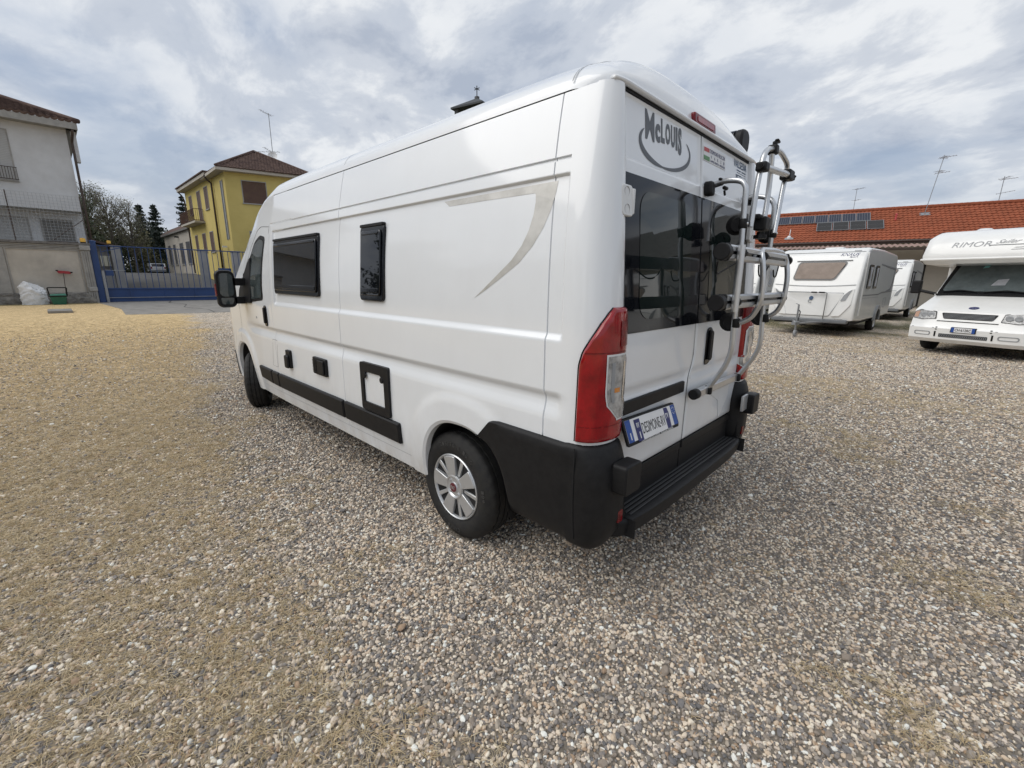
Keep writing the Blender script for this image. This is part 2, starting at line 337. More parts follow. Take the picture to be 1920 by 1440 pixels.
def gn_scatter(name, pts, rot, scl, kind, m):
    me = bpy.data.meshes.new(name); me.vertices.add(len(pts)); me.vertices.foreach_set('co', np.asarray(pts, np.float32).ravel())
    for nm, arr in (('rot', rot), ('scl', scl)):
        a_ = me.attributes.new(nm, 'FLOAT_VECTOR', 'POINT'); a_.data.foreach_set('vector', np.asarray(arr, np.float32).ravel())
    me.materials.append(m); o = bpy.data.objects.new(name, me); col.objects.link(o)
    g = bpy.data.node_groups.new(name, 'GeometryNodeTree')
    g.interface.new_socket('Geometry', in_out='INPUT', socket_type='NodeSocketGeometry'); g.interface.new_socket('Geometry', in_out='OUTPUT', socket_type='NodeSocketGeometry')
    gi = N(g, 'NodeGroupInput'); go = N(g, 'NodeGroupOutput'); L = g.links.new
    g2i = N(g, 'GeometryNodeGeometryToInstance')
    if kind == 'stone':
        for k in range(5):
            ico = N(g, 'GeometryNodeMeshIcoSphere'); ico.inputs['Radius'].default_value = 1; ico.inputs['Subdivisions'].default_value = 3 if k < 4 else 2
            pos = N(g, 'GeometryNodeInputPosition'); nz = N(g, 'ShaderNodeTexNoise', noise_dimensions='4D'); nz.inputs['Scale'].default_value = .75; nz.inputs['Detail'].default_value = 1.5; nz.inputs['W'].default_value = k*7.3
            L(pos.outputs[0], nz.inputs['Vector'])
            sub = N(g, 'ShaderNodeVectorMath', operation='SUBTRACT'); L(nz.outputs['Color'], sub.inputs[0]); sub.inputs[1].default_value = (.5, .5, .5)
            mul = N(g, 'ShaderNodeVectorMath', operation='MULTIPLY'); L(sub.outputs[0], mul.inputs[0]); mul.inputs[1].default_value = (1.5, 1.5, 1.3)
            sp = N(g, 'GeometryNodeSetPosition'); L(ico.outputs[0], sp.inputs['Geometry']); L(mul.outputs[0], sp.inputs['Offset'])
            ssm = N(g, 'GeometryNodeSetShadeSmooth'); L(sp.outputs[0], ssm.inputs[0]); smt = N(g, 'GeometryNodeSetMaterial'); smt.inputs['Material'].default_value = m
            L(ssm.outputs[0], smt.inputs[0]); L(smt.outputs[0], g2i.inputs[0])
    else:
        for k in range(4):
            jg = N(g, 'GeometryNodeJoinGeometry')
            for b_ in range(7):
                cl = N(g, 'GeometryNodeCurvePrimitiveBezierSegment'); cl.inputs['Resolution'].default_value = 4
                a_ = random.uniform(0, 2*pi); ln = random.uniform(.5, 1.1); x0, y0 = random.uniform(-.3, .3), random.uniform(-.3, .3); hh = random.uniform(.05, .38); kx = random.uniform(-.5, .5)
                P4 = [(x0, y0, 0), (x0+cos(a_)*ln*.3, y0+sin(a_)*ln*.3, hh), (x0+cos(a_+kx)*ln*.7, y0+sin(a_+kx)*ln*.7, hh*1.1), (x0+cos(a_+kx)*ln, y0+sin(a_+kx)*ln, random.uniform(0, hh))]
                for q, nm in enumerate(('Start', 'Start Handle', 'End Handle', 'End')): cl.inputs[nm].default_value = P4[q]
                cc = N(g, 'GeometryNodeCurvePrimitiveCircle'); cc.inputs['Resolution'].default_value = 3; cc.inputs['Radius'].default_value = random.uniform(.012, .022)
                c2m = N(g, 'GeometryNodeCurveToMesh'); L(cl.outputs[0], c2m.inputs[0]); L(cc.outputs[0], c2m.inputs[1]); L(c2m.outputs[0], jg.inputs[0])
            smt = N(g, 'GeometryNodeSetMaterial'); smt.inputs['Material'].default_value = m; L(jg.outputs[0], smt.inputs[0]); L(smt.outputs[0], g2i.inputs[0])
    iop = N(g, 'GeometryNodeInstanceOnPoints'); iop.inputs['Pick Instance'].default_value = True
    L(gi.outputs[0], iop.inputs['Points']); L(g2i.outputs[0], iop.inputs['Instance'])
    for nm, sk in (('rot', 'Rotation'), ('scl', 'Scale')):
        na = N(g, 'GeometryNodeInputNamedAttribute', data_type='FLOAT_VECTOR'); na.inputs['Name'].default_value = nm
        if sk == 'Rotation':
            e2r = N(g, 'FunctionNodeEulerToRotation'); L(na.outputs[0], e2r.inputs[0]); L(e2r.outputs[0], iop.inputs[sk])
        else: L(na.outputs[0], iop.inputs[sk])
    L(iop.outputs[0], go.inputs[0])
    md = o.modifiers.new('scatter', 'NODES'); md.node_group = g
    return o
def sample_ground(dens, rmax, falloff=None):
    """random points in a disc sector that the place's viewpoint can see, thinner with distance"""
    n = int(dens*rmax*rmax*1.25); r_ = np.sqrt(rng.random(n))*rmax; a_ = YAW+(rng.random(n)-.5)*2*1.18
    x = CP.x+r_*np.cos(a_); y = CP.y+r_*np.sin(a_)
    k = r_ > .55
    if falloff: k &= rng.random(n) < falloff(r_)
    return x[k], y[k], r_[k]
def wheels_clear(x, y):
    k = np.ones(len(x), bool)
    for wx, wy in ((.965, .88), (.965, -.88), (5.0, .88), (5.0, -.88)): k &= ~((abs(x-wx) < .10) & (abs(y-wy) < .11))
    return k
x, y, r_ = sample_ground(10800, 19, lambda r: np.clip((2.7/np.maximum(r, .1))**1.6, 0, 1)*np.clip((19-r)/7, 0, 1))
k = wheels_clear(x, y) & (x < 24); x, y, r_ = x[k], y[k], r_[k]
sm_ = straw_mask(x, y); k = rng.random(len(x)) < 1-.55*sm_; x, y, r_, sm_ = x[k], y[k], r_[k], sm_[k]
s_ = np.exp(rng.normal(-5.14, .27, len(x))); s_ = np.clip(s_, .0035, .017)*np.clip(1+.045*(r_-2.5), 1, 1.45)
patch = fbm(x*.6, y*.6, 31); s_ *= .82+.4*patch
scl = np.stack([s_*rng.uniform(.95, 1.35, len(x)), s_*rng.uniform(.8, 1.05, len(x)), s_*rng.uniform(.6, .85, len(x))], 1)
rot = np.stack([rng.normal(0, .35, len(x)), rng.normal(0, .35, len(x)), rng.uniform(0, 6.28, len(x))], 1)
z = s_*.15+rng.random(len(x))*s_*.75-.002
peb = gn_scatter('gravel_pebbles', np.stack([x, y, z], 1), rot, scl, 'stone', pebble_material())
tag(peb, 'loose rounded grey and cream pebbles covering the yard', 'gravel', kind='stuff')
print('pebbles', len(x))
x, y, r_ = sample_ground(1450, 24, lambda r: np.clip((4.5/np.maximum(r, .1))**1.15, 0, 1)*np.clip((24-r)/12, 0, 1))
sm_ = straw_mask(x, y); k = (rng.random(len(x)) < np.clip(sm_**1.1*1.7*(.2+1.5*fbm(x*5, y*5, 51)), 0, 1)) & wheels_clear(x, y) & ~((x > 0) & (x < 5.9) & (abs(y) < 1.0))
x, y, r_ = x[k], y[k], r_[k]; s_ = rng.uniform(.025, .06, len(x))
strw = gn_scatter('dry_grass', np.stack([x, y, np.full(len(x), .006)], 1), np.stack([rng.normal(0, .15, len(x)), rng.normal(0, .15, len(x)), rng.uniform(0, 6.28, len(x))], 1), np.stack([s_]*3, 1), 'straw', straw_material())
tag(strw, 'dry straw coloured grass blades lying among the pebbles', 'dry grass', kind='stuff')
print('straw', len(x))
CONC = mat('concrete', (.30, .285, .262), .85, spec=.15, noise=(1.6, .3, 8), c2=(.19, .18, .165), bump=(40, .4, .01))
ASPH = mat('asphalt', (.060, .061, .064), .85, noise=(.8, .3, 7), c2=(.085, .085, .088), bump=(60, .5, .01))
m = MB(); P0 = [(23.6, .45), (28, .2), (33, .45), (36, .6), (36.6, .6), (36.6, -16), (22.6, -16), (22.4, -6), (22.8, -3), (23.1, -1)]
m.prism(P0, lambda a, b, d: (a, b, d), -.02, .006); m.build('concrete_apron', CONC).update_tag()
tag(bpy.data.objects['concrete_apron'], 'grey cracked concrete apron in front of the blue gate', 'pavement', kind='structure')
m = MB(); m.grid([[(X_, Y_, max(0, min((X_-37.2)*.092, 1.93))+.012) for Y_ in (-8.9, -6, -3, 0.2)] for X_ in (36.62, 37.5, 40, 44, 48, 53, 58.5, 62, 75, 95)], flip=True)
tag(m.build('road', ASPH), 'dark asphalt road climbing behind the blue gate', 'road', kind='structure')
random.seed(4)
w = MB(); pc_ = [(22.9, -2.6), (25.5, -2.9), (28, -2.3), (31, -3.0), (33.5, -2.5), (36.5, -3.1)]; pp = smooth_path([(a_, b_, .0085) for a_, b_ in pc_], .8, 5)
vs_ = []
for q in pp: k_ = random.uniform(.02, .06); vs_ += [(q.x, q.y-k_, .0085), (q.x, q.y+k_, .0085)]
w.add(vs_, [(2*i, 2*i+2, 2*i+3, 2*i+1) for i in range(len(pp)-1)]); tag(w.build('pavement_crack', mat('crack_dirt', (.09, .085, .08), .95, noise=(9, .4))), 'dark crack running across the concrete apron', 'crack', kind='structure')
# ================================================================== THE CAMPERVAN
van = thing('campervan', 'large white panel campervan in the foreground with a bike rack on its back door', 'campervan', (3, 0, 0))
def ybody(z):
    z = np.asarray(z, float)
    return 1.03-.064*np.clip((z-1.2)/.85, 0, None)**2.37-.035*np.clip((.7-z)/.37, 0, None)**2
def xlean(z): return .08*np.clip((np.asarray(z, float)-1.2)/1.13, 0, None)**1.4
ZG = 2.326
def ztop(x): return float(np.interp(x, [3.0, 3.75, 4.1, 4.4, 4.7, 4.95, 5.2, 5.42, 5.6, 5.85, 5.98], [2.326, 2.322, 2.27, 2.17, 1.98, 1.76, 1.50, 1.27, 1.20, 1.03, .80]))
def wfac(x, z):
    k = float(np.interp(x, [3.7, 4.2, 4.7, 5.2, 5.5, 5.75, 5.9, 5.98], [1, .992, .972, .945, .93, .88, .78, .62]))
    t = sst(1.3, 2.3, z)*float(np.interp(x, [3.7, 4.3, 4.8, 5.2], [0, .05, .115, .14]))
    return k-t
def srr(x, z, front):
    if front: return (abs((x-4.96)/.42)**2.4+abs((z-.335)/.49)**2.4)**(1/2.4)
    return (abs((x-.86)/.39)**2.4+abs((z-.335)/.45)**2.4)**(1/2.4)
def feat(x, z):
    o = 0.0
    mr = sst(.152, .168, x)*(1-sst(3.640, 3.656, x))
    if mr > 0 and 1.29 < z < 2.01: o -= .015*mr*sst(1.308, 1.345, z)*(1-sst(1.984, 1.996, z))
    if abs(z-2.056) < .007 and .155 < x < 3.72: o -= .011
    if abs(z-ZG) < .006 and x < 3.9: o -= .012
    mc = sst(.13, .19, x)*(1-sst(4.4, 4.75, x))
    o -= .019*mc*(1-sst(1.045, 1.088, z))*sst(.95, 1.042, z)
    rr = srr(x, z, False); o += .012*(1-sst(1.27, 1.36, rr)) if rr < 1.4 else 0
    rr = srr(x, z, True); o += .016*(1-sst(1.2, 1.34, rr)) if rr < 1.4 else 0
    return o
SEAMS = [.25, 2.272, 3.745]
def side_pt(x, z, off=0, sgn=1, raw=False):
    y = float(ybody(z))*wfac(x, z)+(0 if raw else feat(x, z))+off
    lean = float(xlean(z))*max(0, 1-x/.45)
    return (x+lean, y*sgn, z)
# corner plan: (x, yoff) scaled in y by the corner's width at that height
CPL = [(.045, -.226), (.004, -.220), (-.016, -.206), (-.025, -.175), (-.026, -.14), (-.021, -.10), (-.010, -.066), (.008, -.038), (.034, -.017), (.066, -.006), (.10, 0)]
CL = [0]
for i in range(1, len(CPL)): CL.append(CL[-1]+hypot(CPL[i][0]-CPL[i-1][0], CPL[i][1]-CPL[i-1][1]))
def ye(z): return .812-.022*max(0, (z-1.2)/1.13)
def corner_pt(s, z, off=0, sgn=1):
    if s > CL[-1]: return side_pt(.10+(s-CL[-1]), z, off, sgn)
    yb = float(ybody(z)); kk = (yb-ye(z))/.218
    def P(s_):
        s_ = min(max(s_, 0), CL[-1]); i = max(0, min(len(CL)-2, int(np.searchsorted(CL, s_)-1))); t = (s_-CL[i])/(CL[i+1]-CL[i])
        return np.array([CPL[i][0]*(1-t)+CPL[i+1][0]*t, yb+(CPL[i][1]*(1-t)+CPL[i+1][1]*t)*kk])
    p = P(s); d = P(s+.006)-P(s-.006); n = np.array([-d[1], d[0]]); n = n/np.linalg.norm(n)
    f = feat(p[0], z) if p[0] > .06 else 0
    p = p+n*(off+f)*(1 if n[1] > -9 else 1)
    return (p[0]+float(xlean(z))*max(0, 1-p[0]/.45), p[1]*sgn, z)
def zrow(zn, x):
    """row height scaled under the sloping front"""
    zt = ztop(x)
    if zt >= ZG: return zn
    if zn <= .5: return zn
    return .5+(zn-.5)*(zt-.5)/(ZG-.5)
xl = sorted(set([round(v, 4) for v in list(np.arange(.12, 5.9, .032))+[5.93, 5.955, 5.97]+[.150, .155, .168, .172, 3.638, 3.645, 3.655]+[s+d for s in SEAMS for d in (-.008, -.004, -.0022, .0022, .004, .008)]]))
xl = [x for i, x in enumerate(xl) if i == 0 or x-xl[i-1] > .0012]
zl = sorted(set([round(v, 4) for v in list(np.arange(.33, 2.3, .026))+[1.300, 1.308, 1.316, 1.325, 1.335, 1.346, 1.98, 1.985, 1.990, 1.996, 2.0, 2.048, 2.0495, 2.0535, 2.0585, 2.0625, 2.064, 1.045, 1.055, 1.066, 1.077, 1.088, 1.092, 1.03, 1.01, .95, .97, .99, 2.310, 2.3195, 2.322, ZG]]))
zl = [z for i, z in enumerate(zl) if i == 0 or z-zl[i-1] > .001]
def body_side(sgn):
    st = [('c', s) for s in np.linspace(0, CL[-1], 22)]+[('s', x) for x in xl]
    G = []
    for kind, v in st:
        row = []
        for z in zl:
            if kind == 'c': row.append(list(corner_pt(v, z, 0, sgn)))
            else:
                z2 = zrow(z, v); o = 0
                for s_ in SEAMS:
                    if abs(v-s_) < .003 and z > .40 and not (s_ > 3 and z > 2.06): o = -.010
                p = list(side_pt(v, z2, o, sgn)); row.append(p)
        G.append(row)
    a, b = len(G), len(G[0]); bad = np.zeros((a, b), bool)
    for fr in (False, True):
        c = (4.96, .335, .42, .49) if fr else (.86, .335, .39, .45)
        ins = np.array([[srr(G[i][j][0], G[i][j][2], fr) < 1 for j in range(b)] for i in range(a)])
        near = ins.copy()
        for di in (-1, 0, 1):
            for dj in (-1, 0, 1):
                near &= np.roll(np.roll(ins, di, 0), dj, 1) | False if False else near
        edge = np.zeros_like(ins)
        for i in range(1, a-1):
            for j in range(b):
                if ins[i][j]:
                    nb = [ins[i+1][j], ins[i-1][j], ins[i][min(j+1, b-1)], ins[min(i+1, a-1)][min(j+1, b-1)], ins[i-1][min(j+1, b-1)]]
                    if not all(nb): edge[i][j] = True
        for i in range(a):
            for j in range(b):
                if ins[i][j]:
                    if edge[i][j]:
                        x, y, z = G[i][j]; r = srr(x, z, fr); k = 1/max(r, .3); x2 = c[0]+(x-c[0])*k; z2 = c[1]+(z-c[1])*k
                        if z2 < .33: z2 = .33
                        G[i][j] = list(side_pt(x2, z2, 0, sgn))
                    else: bad[i][j] = True
    mb = MB(); mb.grid(G, flip=sgn > 0, keep=lambda i, j: not (bad[i][j] or bad[i+1][j] or bad[i][j+1] or bad[i+1][j+1] or (G[i][j+1][2] < .80 and G[i+1][j][0] < .66)))
    # turned-in sill
    sill = [[side_pt(x, .33, 0, sgn), (x, (.93)*sgn*wfac(x, .33), .30)] for x in xl if not (.47 < x < 1.25 or 4.54 < x < 5.38)]
    return mb, G
for sgn in (1, -1):
    mb, G = body_side(sgn); mb.build('body_panel', PAINT, van, smooth=38)
    for fr in (False, True):
        c = (4.96, .335, .42, .49) if fr else (.86, .335, .39, .45)
        ring = []
        for t in np.linspace(-.02, pi+.02, 48):
            ct, s_ = cos(t), sin(t); x = c[0]+c[2]*math.copysign(abs(ct)**(2/2.4), ct); z = c[1]+c[3]*math.copysign(abs(s_)**(2/2.4), s_)
            p = side_pt(x, max(z, .33), 0, sgn); xi, zi = x+(c[0]-x)*.045, max(z, .33)+(c[1]-max(z, .33))*.04
            ring.append([p, (xi, p[1]-.012*sgn, zi), (xi, p[1]-.05*sgn, zi)])
        kr = 48 if fr else 31; l = MB(); l.grid(ring[:kr], flip=sgn < 0); l.build('wheel_arch_lip', PAINT, van, smooth=50)
        if not fr: l = MB(); l.grid([[(q[0][0], q[0][1]+.008*sgn, q[0][2]), (q[0][0], q[0][1]-.03*sgn, q[0][2]), q[2]] for q in ring[30:]], flip=sgn < 0); l.build('bumper_arch_edge', BLACKP, van, smooth=50)
        ln = MB(); ln.grid([[(q[2][0], q[2][1], q[2][2]), (c[0]+(q[2][0]-c[0])*1.04, sgn*.52, q[2][2]*1.03)] for q in ring], flip=sgn < 0)
        ln.add([(q[2][0], sgn*.53, q[2][2]*1.03) for q in ring], [tuple(range(len(ring)))])
        ln.build('wheel_arch_liner', DARK, van)
        if fr:   # dark lower fender trim ahead of and behind the front wheel
            f_ = MB(); f_.grid([[side_pt(x, z, .006, sgn) for z in (.34, .45, .55, .62)] for x in np.linspace(5.42, 5.93, 10)], flip=sgn > 0); f_.build('front_bumper_corner', BLACKP, van, smooth=True)
# underbody
m = MB(); m.box(.10, 5.7, -.50, .50, .28, .60); m.box(1.3, 4.5, -.93, .93, .31, .5); m.box(.12, .42, -.9, .9, .36, .6); m.build('underbody', DARK, van)
m = MB(); m.tube([(.35, .3, .30), (1.4, .35, .26), (3, .3, .26)], .035); m.build('exhaust_pipe', BLACKP, van); m = MB(); m.box(.93, 1.0, -.85, .85, .29, .37); m.build('rear_axle', BLACKP, van)
# ---------------- roof / windscreen / bonnet
def yedge(x): return float(ybody(min(ztop(x), ZG)))*wfac(x, min(ztop(x), ZG))
def Hroof(dx, yy):
    h = float(np.interp(dx, [0, .004, .012, .05, .12, .25, .5, 1.0], [0, .045, .088, .140, .182, .203, .210, .210]))
    return h
def roof_pt(x, v):
    """v in -1..1 across"""
    a = v; zt = min(ztop(x), ZG); ye_ = yedge(x); k = float(np.interp(x, [3.6, 4.4, 5.0, 5.42, 5.98], [1, .75, .45, .28, .22]))
    h = Hroof(max(0, x-.083), 0)*k; prof = max(0, 1-abs(a)**4)**.5
    if x < .9: prof = prof*(1-.10*(1-min(1, x/.9))*(1-a*a)*0)
    h2 = .058*max(0, 1-(abs(ye_*a)/.74)**2.4)*sst(0, .10, x-.083)*(1-sst(.30, .85, x-.083))
    return (x, ye_*a, zt+h*prof+h2)
vv = [math.copysign(1-(1-abs(t))**1.6, t) for t in np.linspace(-1, 1, 49)]
def roof_grid(xs):
    G = []
    for x in xs:
        row = []
        for v in vv:
            # rear outline follows the corner's plan
            xr = .083
            if abs(v) > .872: xr = .083+.0+(.17)*((abs(v)-.872)/.128)**2.2
            xx = x if x > .9 else xr+(x-.083)*(.9-xr)/(.9-.083)
            p = roof_pt(x, v); row.append((xx, p[1], p[2]))
        G.append(row)
    return G
xs_r = [.083, .086, .09, .095, .105, .12, .15, .19, .24, .25-.0022+.0, .2522, .30, .38, .5, .7, .9]+list(np.arange(1.1, 4.15, .2))+[4.2, 4.3, 4.4, 4.5]
xs_r = sorted(set(xs_r))
m = MB(); m.grid(roof_grid(xs_r), flip=True); m.build('roof', PAINT, van, smooth=45)
m = MB(); m.grid(roof_grid(list(np.linspace(4.5, 5.42, 10))), flip=True); m.build('windscreen', GLASS, van, smooth=True)
m = MB(); m.grid(roof_grid(list(np.linspace(5.42, 5.97, 9))), flip=True); m.build('bonnet', PAINT, van, smooth=True)
m = MB(); m.grid([[(5.97+.03*(1-v*v), yedge(5.97)*v, z) for z in (.33, .5, .8, 1.02)] for v in np.linspace(-1, 1, 15)]); m.build('front_bumper', BLACKP, van, smooth=True)
# cross seams of the roof panels
for xs_ in (.25, 2.272):
    m = MB(); pts = [tuple(np.array(roof_pt(xs_, v))+np.array((0, 0, .0012))) for v in vv[1:-1]]
    pts[0] = (xs_, pts[0][1], pts[0][2]); m.grid([[(p[0]-.003, p[1], p[2]), (p[0]+.003, p[1], p[2])] for p in pts]); m.build('roof_seam', GREYP, van)
# drip lip over the back doors
m = MB(); m.tube([(.069+.004*abs(t)*0+.05*max(0, abs(t)-.80)**1.5*9, t, 2.338-.02*max(0, abs(t)-.8)*3) for t in np.linspace(-.87, .87, 40)], .011, 8, flat=1.5); m.build('rain_lip', PAINT, van, smooth=True)
m = MB(); m.box(.078, .13, -.78, .78, 2.318, 2.333); m.build('door_seal', BLACKP, van)
# high brake light
m = MB(); m.prism(rrect(-.158, .120, 2.349, 2.402, .012), lambda a, b, d: (.100-d+(b-2.349)*.12, a, b), 0, .035)
bl = m.build('brake_light', REDD, van, bevel=.006); m = MB(); m.prism(rrect(-.125, .088, 2.362, 2.388, .006), lambda a, b, d: (.100-d+(b-2.349)*.12, a, b), .034, .038); m.build('brake_lens', RED, bl)
# ---------------- rear doors
def split(z): return .045*(1-sst(1.02, 1.16, z))
def door_x(y, z):
    x = float(xlean(z))*1.0
    x -= .004*(1-(abs(y)/.82)**2)
    # pressed panels
    m_ = sst(.010, .030, abs(y-split(z)*(y > -9)))*(1-sst(.76, .79, abs(y)))
    x += .012*m_*(1-sst(1.055, 1.10, z))*sst(1.0, 1.05, z)         # waist crease
    x += .010*sst(2.060, 2.072, z)*(1-sst(2.30, 2.315, z))*m_ if z > 2.05 else 0
    return x
def rear_map(sgn=1, base=0):
    return lambda y, z, d: (door_x(y, z)-d-base, y, z)
def door(sgn):
    ylist = lambda z: [ (split(z)+.004*sgn if sgn > 0 else split(z)-.004) + ((ye(z)-.003)*sgn-(split(z)+.004*sgn))*t for t in [0, .004, .012, .035, .06, .08]+list(np.linspace(.12, .9, 20))+[.925, .95, .97, .985, .995, 1]]
    zs = [.652, .656, .665]+list(np.arange(.69, 2.3, .035))+[1.0, 1.015, 1.03, 1.05, 1.062, 1.078, 1.095, 1.11, 2.056, 2.064, 2.072, 2.08, 2.295, 2.305, 2.312, 2.316, 2.319]
    zs = sorted(set(round(float(z), 4) for z in zs)); G = []
    for z in zs:
        Y = ylist(z); row = []
        for i, y in enumerate(Y):
            e = min(abs(y-Y[0]), abs(Y[-1]-y), z-.652, 2.319-z); rd = .010*(1-min(1, e/.012))**2
            row.append((door_x(y, z)+rd, y, z))
        G.append(row)
    mb = MB(); mb.grid(G, flip=sgn < 0)
    # returned edges
    for row in (G[0], G[-1]): mb.grid([[p, (p[0]+.04, p[1], p[2])] for p in row], flip=(row is G[0]) == (sgn > 0))
    for j in (0, -1): mb.grid([[r_[j], (r_[j][0]+.04, r_[j][1], r_[j][2])] for r_ in G], flip=(j == 0) == (sgn < 0))
    d = mb.build('rear_door', PAINT, van, smooth=40)
    return d
dl, dr = door(1), door(-1)
m = MB(); m.prism([(split(z), z) for z in (.65, .8, 1.0, 1.05, 1.1, 1.16, 1.4)]+[(.0, 2.32), (.006, 2.32)]+[(split(z)+.006, z) for z in (1.4, 1.16, 1.1, 1.05, 1.0, .8, .65)], lambda a, b, d: (float(xlean(b))+.006-d, a-.003, b), -.01, .006); m.build('middle_seal', DARK, van)
m = MB(); m.hexa([(.05, -.86, .45), (.05, .86, .45), (.3, .86, .45), (.3, -.86, .45)], [(.15, -.80, 2.32), (.15, .80, 2.32), (.4, .80, 2.32), (.4, -.80, 2.32)]); m.build('door_frame', DARK, van)
# black lower part of the doors
for sgn in (1, -1):
    m = MB(); y0, y1 = sorted((.045+.004*sgn, .82*sgn)); m.box(.008, .05, y0, y1, .455, .645); m.box(.0, .02, y0+.01, y1-.01, .60, .645); m.build('lower_door_panel', BLACKP, van, bevel=.004)
rm = rear_map()
for sgn, d_ in ((1, dl), (-1, dr)):
    ya, yb_ = (.008, .792) if sgn > 0 else (-.792, -.008)
    m = MB(); zz_ = [1.338, 1.45, 1.6, 1.75, 1.9, 2.008]; yy_ = np.linspace(ya, yb_, 8)
    m.grid([[rm(y, z, .004) for y in yy_] for z in zz_]); 
    for row in (zz_[0], zz_[-1]): m.grid([[rm(y, row, .004), rm(y, row, -.002)] for y in yy_], flip=row == zz_[0])
    for yv in (yy_[0], yy_[-1]): m.grid([[rm(yv, z, .004), rm(yv, z, -.002)] for z in zz_], flip=yv == yy_[-1])
    w = m.build('rear_window', BLACKG, d_, smooth=40)
    m = MB(); yc = (ya+yb_)/2; pts = rrect(yc-.27, yc+.27, 1.395, 1.955, .09, 6); cx_, cz_ = yc, 1.675
    vs = [rm(cx_, cz_, .0065)]+[rm(a, b, .0065) for a, b in pts]; m.add(vs, [(0, (i+1) % len(pts)+1, i+1) for i in range(len(pts))]); m.build('window_pane', GLASSG, w)
# number plate strip, plate
m = MB(); m.prism(rpoly([(.797, .962), (.797, 1.026), (.112, 1.026), (.112, .962)], .012), lambda a, b, d: (-.002-d, a, b), -.004, .012); m.build('plate_trim', BLACKP, dl, bevel=.004)
pc = (.548, .886)
def pm(a, b, d):   # plate plane, a to the right seen from behind, b up, tilted outwards at the bottom
    th = radians(-2); a2 = a*cos(th)-b*sin(th); b2 = a*sin(th)+b*cos(th)
    b2 *= .86; return (-.014-d-(.07-b2)*.42, pc[0]-a2*.97, pc[1]+b2)
m = MB(); m.prism(rpoly([(-.268, -.068), (.255, -.068), (.268, -.05), (.268, .068), (-.268, .068)], .006), pm, -.004, .010); pf = m.build('number_plate', BLACKP, dl, bevel=.002)
m = MB(); m.prism([(-.255, -.050), (.258, -.050), (.258, .060), (-.255, .060)], pm, .010, .0115); m.build('plate_sheet', PLATE, pf)
for a0, a1 in ((-.255, -.208), (.213, .258)): m = MB(); m.prism([(a0, -.050), (a1, -.050), (a1, .060), (a0, .060)], pm, .0115, .0125); m.build('blue_band', BLUE, pf)
for P in ([(-.175, -.058), (-.125, -.058), (-.125, .052), (-.175, .052)], [(.130, -.054), (.172, -.050), (.178, .030), (.170, .058), (.130, .058)]): m = MB(); m.prism(P, pm, .0125, .0145); m.build('card_band', NAVY, pf)
m = MB(); m.prism([(-.125, -.058), (.130, -.054), (.130, .058), (-.125, .052)], pm, .0125, .0142); m.build('dealer_card', PLATE, pf)
m = MB(); text(m, 'DESIMONE-RV', lambda a, b, d: pm(a, b, .0143+d), -.118, .123, -.030, .026, .0008); m.build('plate_lettering', INK, pf)
m = MB(); text(m, 'I', lambda a, b, d: pm(a, b, .0126+d), -.233, -.226, -.038, -.004, .0008, bold=.02); text(m, 'I', lambda a, b, d: pm(a, b, .0146+d), -.152, -.145, -.045, -.012, .0008, bold=.02)
text(m, 'RV', lambda a, b, d: pm(a, b, .0146+d), -.163, -.138, .01, .035, .0008, bold=.01); text(m, 'CARAVAN CENTRO CAMPER   NOLEGGIO VENDITA', lambda a, b, d: pm(a, b, .0102+d), -.15, .19, -.066, -.054, .0008)
for t in range(10): a_ = 2*pi*t/10; m.prism(rrect(.236+cos(a_)*.013-.002, .236+cos(a_)*.013+.002, .03+sin(a_)*.018-.002, .03+sin(a_)*.018+.002, .001, 1), pm, .0125, .0133)
text(m, 'rv', lambda a, b, d: pm(a, b, .0146+d), .138, .166, 0, .03, .0008); m.build('plate_marks', WHITEP, pf)['kind'] = 'stuff'
# logo on the left door
lm = lambda a, b, d: rm(a, b, .001+d)
m = MB()
def tx(s_, a0, a1, b0, b1, **k): text(m, s_, lambda a, b, d: rm(a, b, .0012+d), a0, a1, b0, b1, .0006, **k)
xs_ = [.600, .508, .452, .408, .350, .300, .272, .226]
hts = [(2.176, 2.297), (2.183, 2.262), (2.190, 2.292), (2.194, 2.285), (2.192, 2.287), (2.187, 2.290), (2.172, 2.296)]
for ch, a0, a1, (b0, b1) in zip('McLOUIS', xs_[:-1], xs_[1:], hts):
    tx(ch, a0-.003, a1+.006, b0, b1, bold=.012 if ch == 'M' else .045, slant=0)
m.build('lettering', LOGO, dl)
def crescent(t0, t1, w, name):
    mb = MB(); vs = []; K = 36
    for k in range(K+1):
        t = t0+(t1-t0)*k/K; ww = w*sin(pi*k/K)**.7; ex, ez = .255, .092
        a = .388-ex*cos(t); b = 2.178+ez*sin(t)-.03*cos(t)*-1*.4
        n = Vector((-cos(t)*ez, sin(t)*ex)).normalized(); vs.append((a+n.x*ww/2, b+n.y*ww/2)); vs.append((a-n.x*ww/2, b-n.y*ww/2))
    for d_ in (.0012, .0018): mb.add([rm(a, b, d_) for a, b in vs], [(2*k, 2*k+1, 2*k+3, 2*k+2) for k in range(K)])
    mb.build(name, LOGO, dl)
crescent(radians(35), radians(-112), .020, 'logo_swoosh'); crescent(radians(-95), radians(-212), .027, 'logo_swoosh')
smap = lambda a, b, d: (float(xlean(b))+.010-.003-d, a, b)
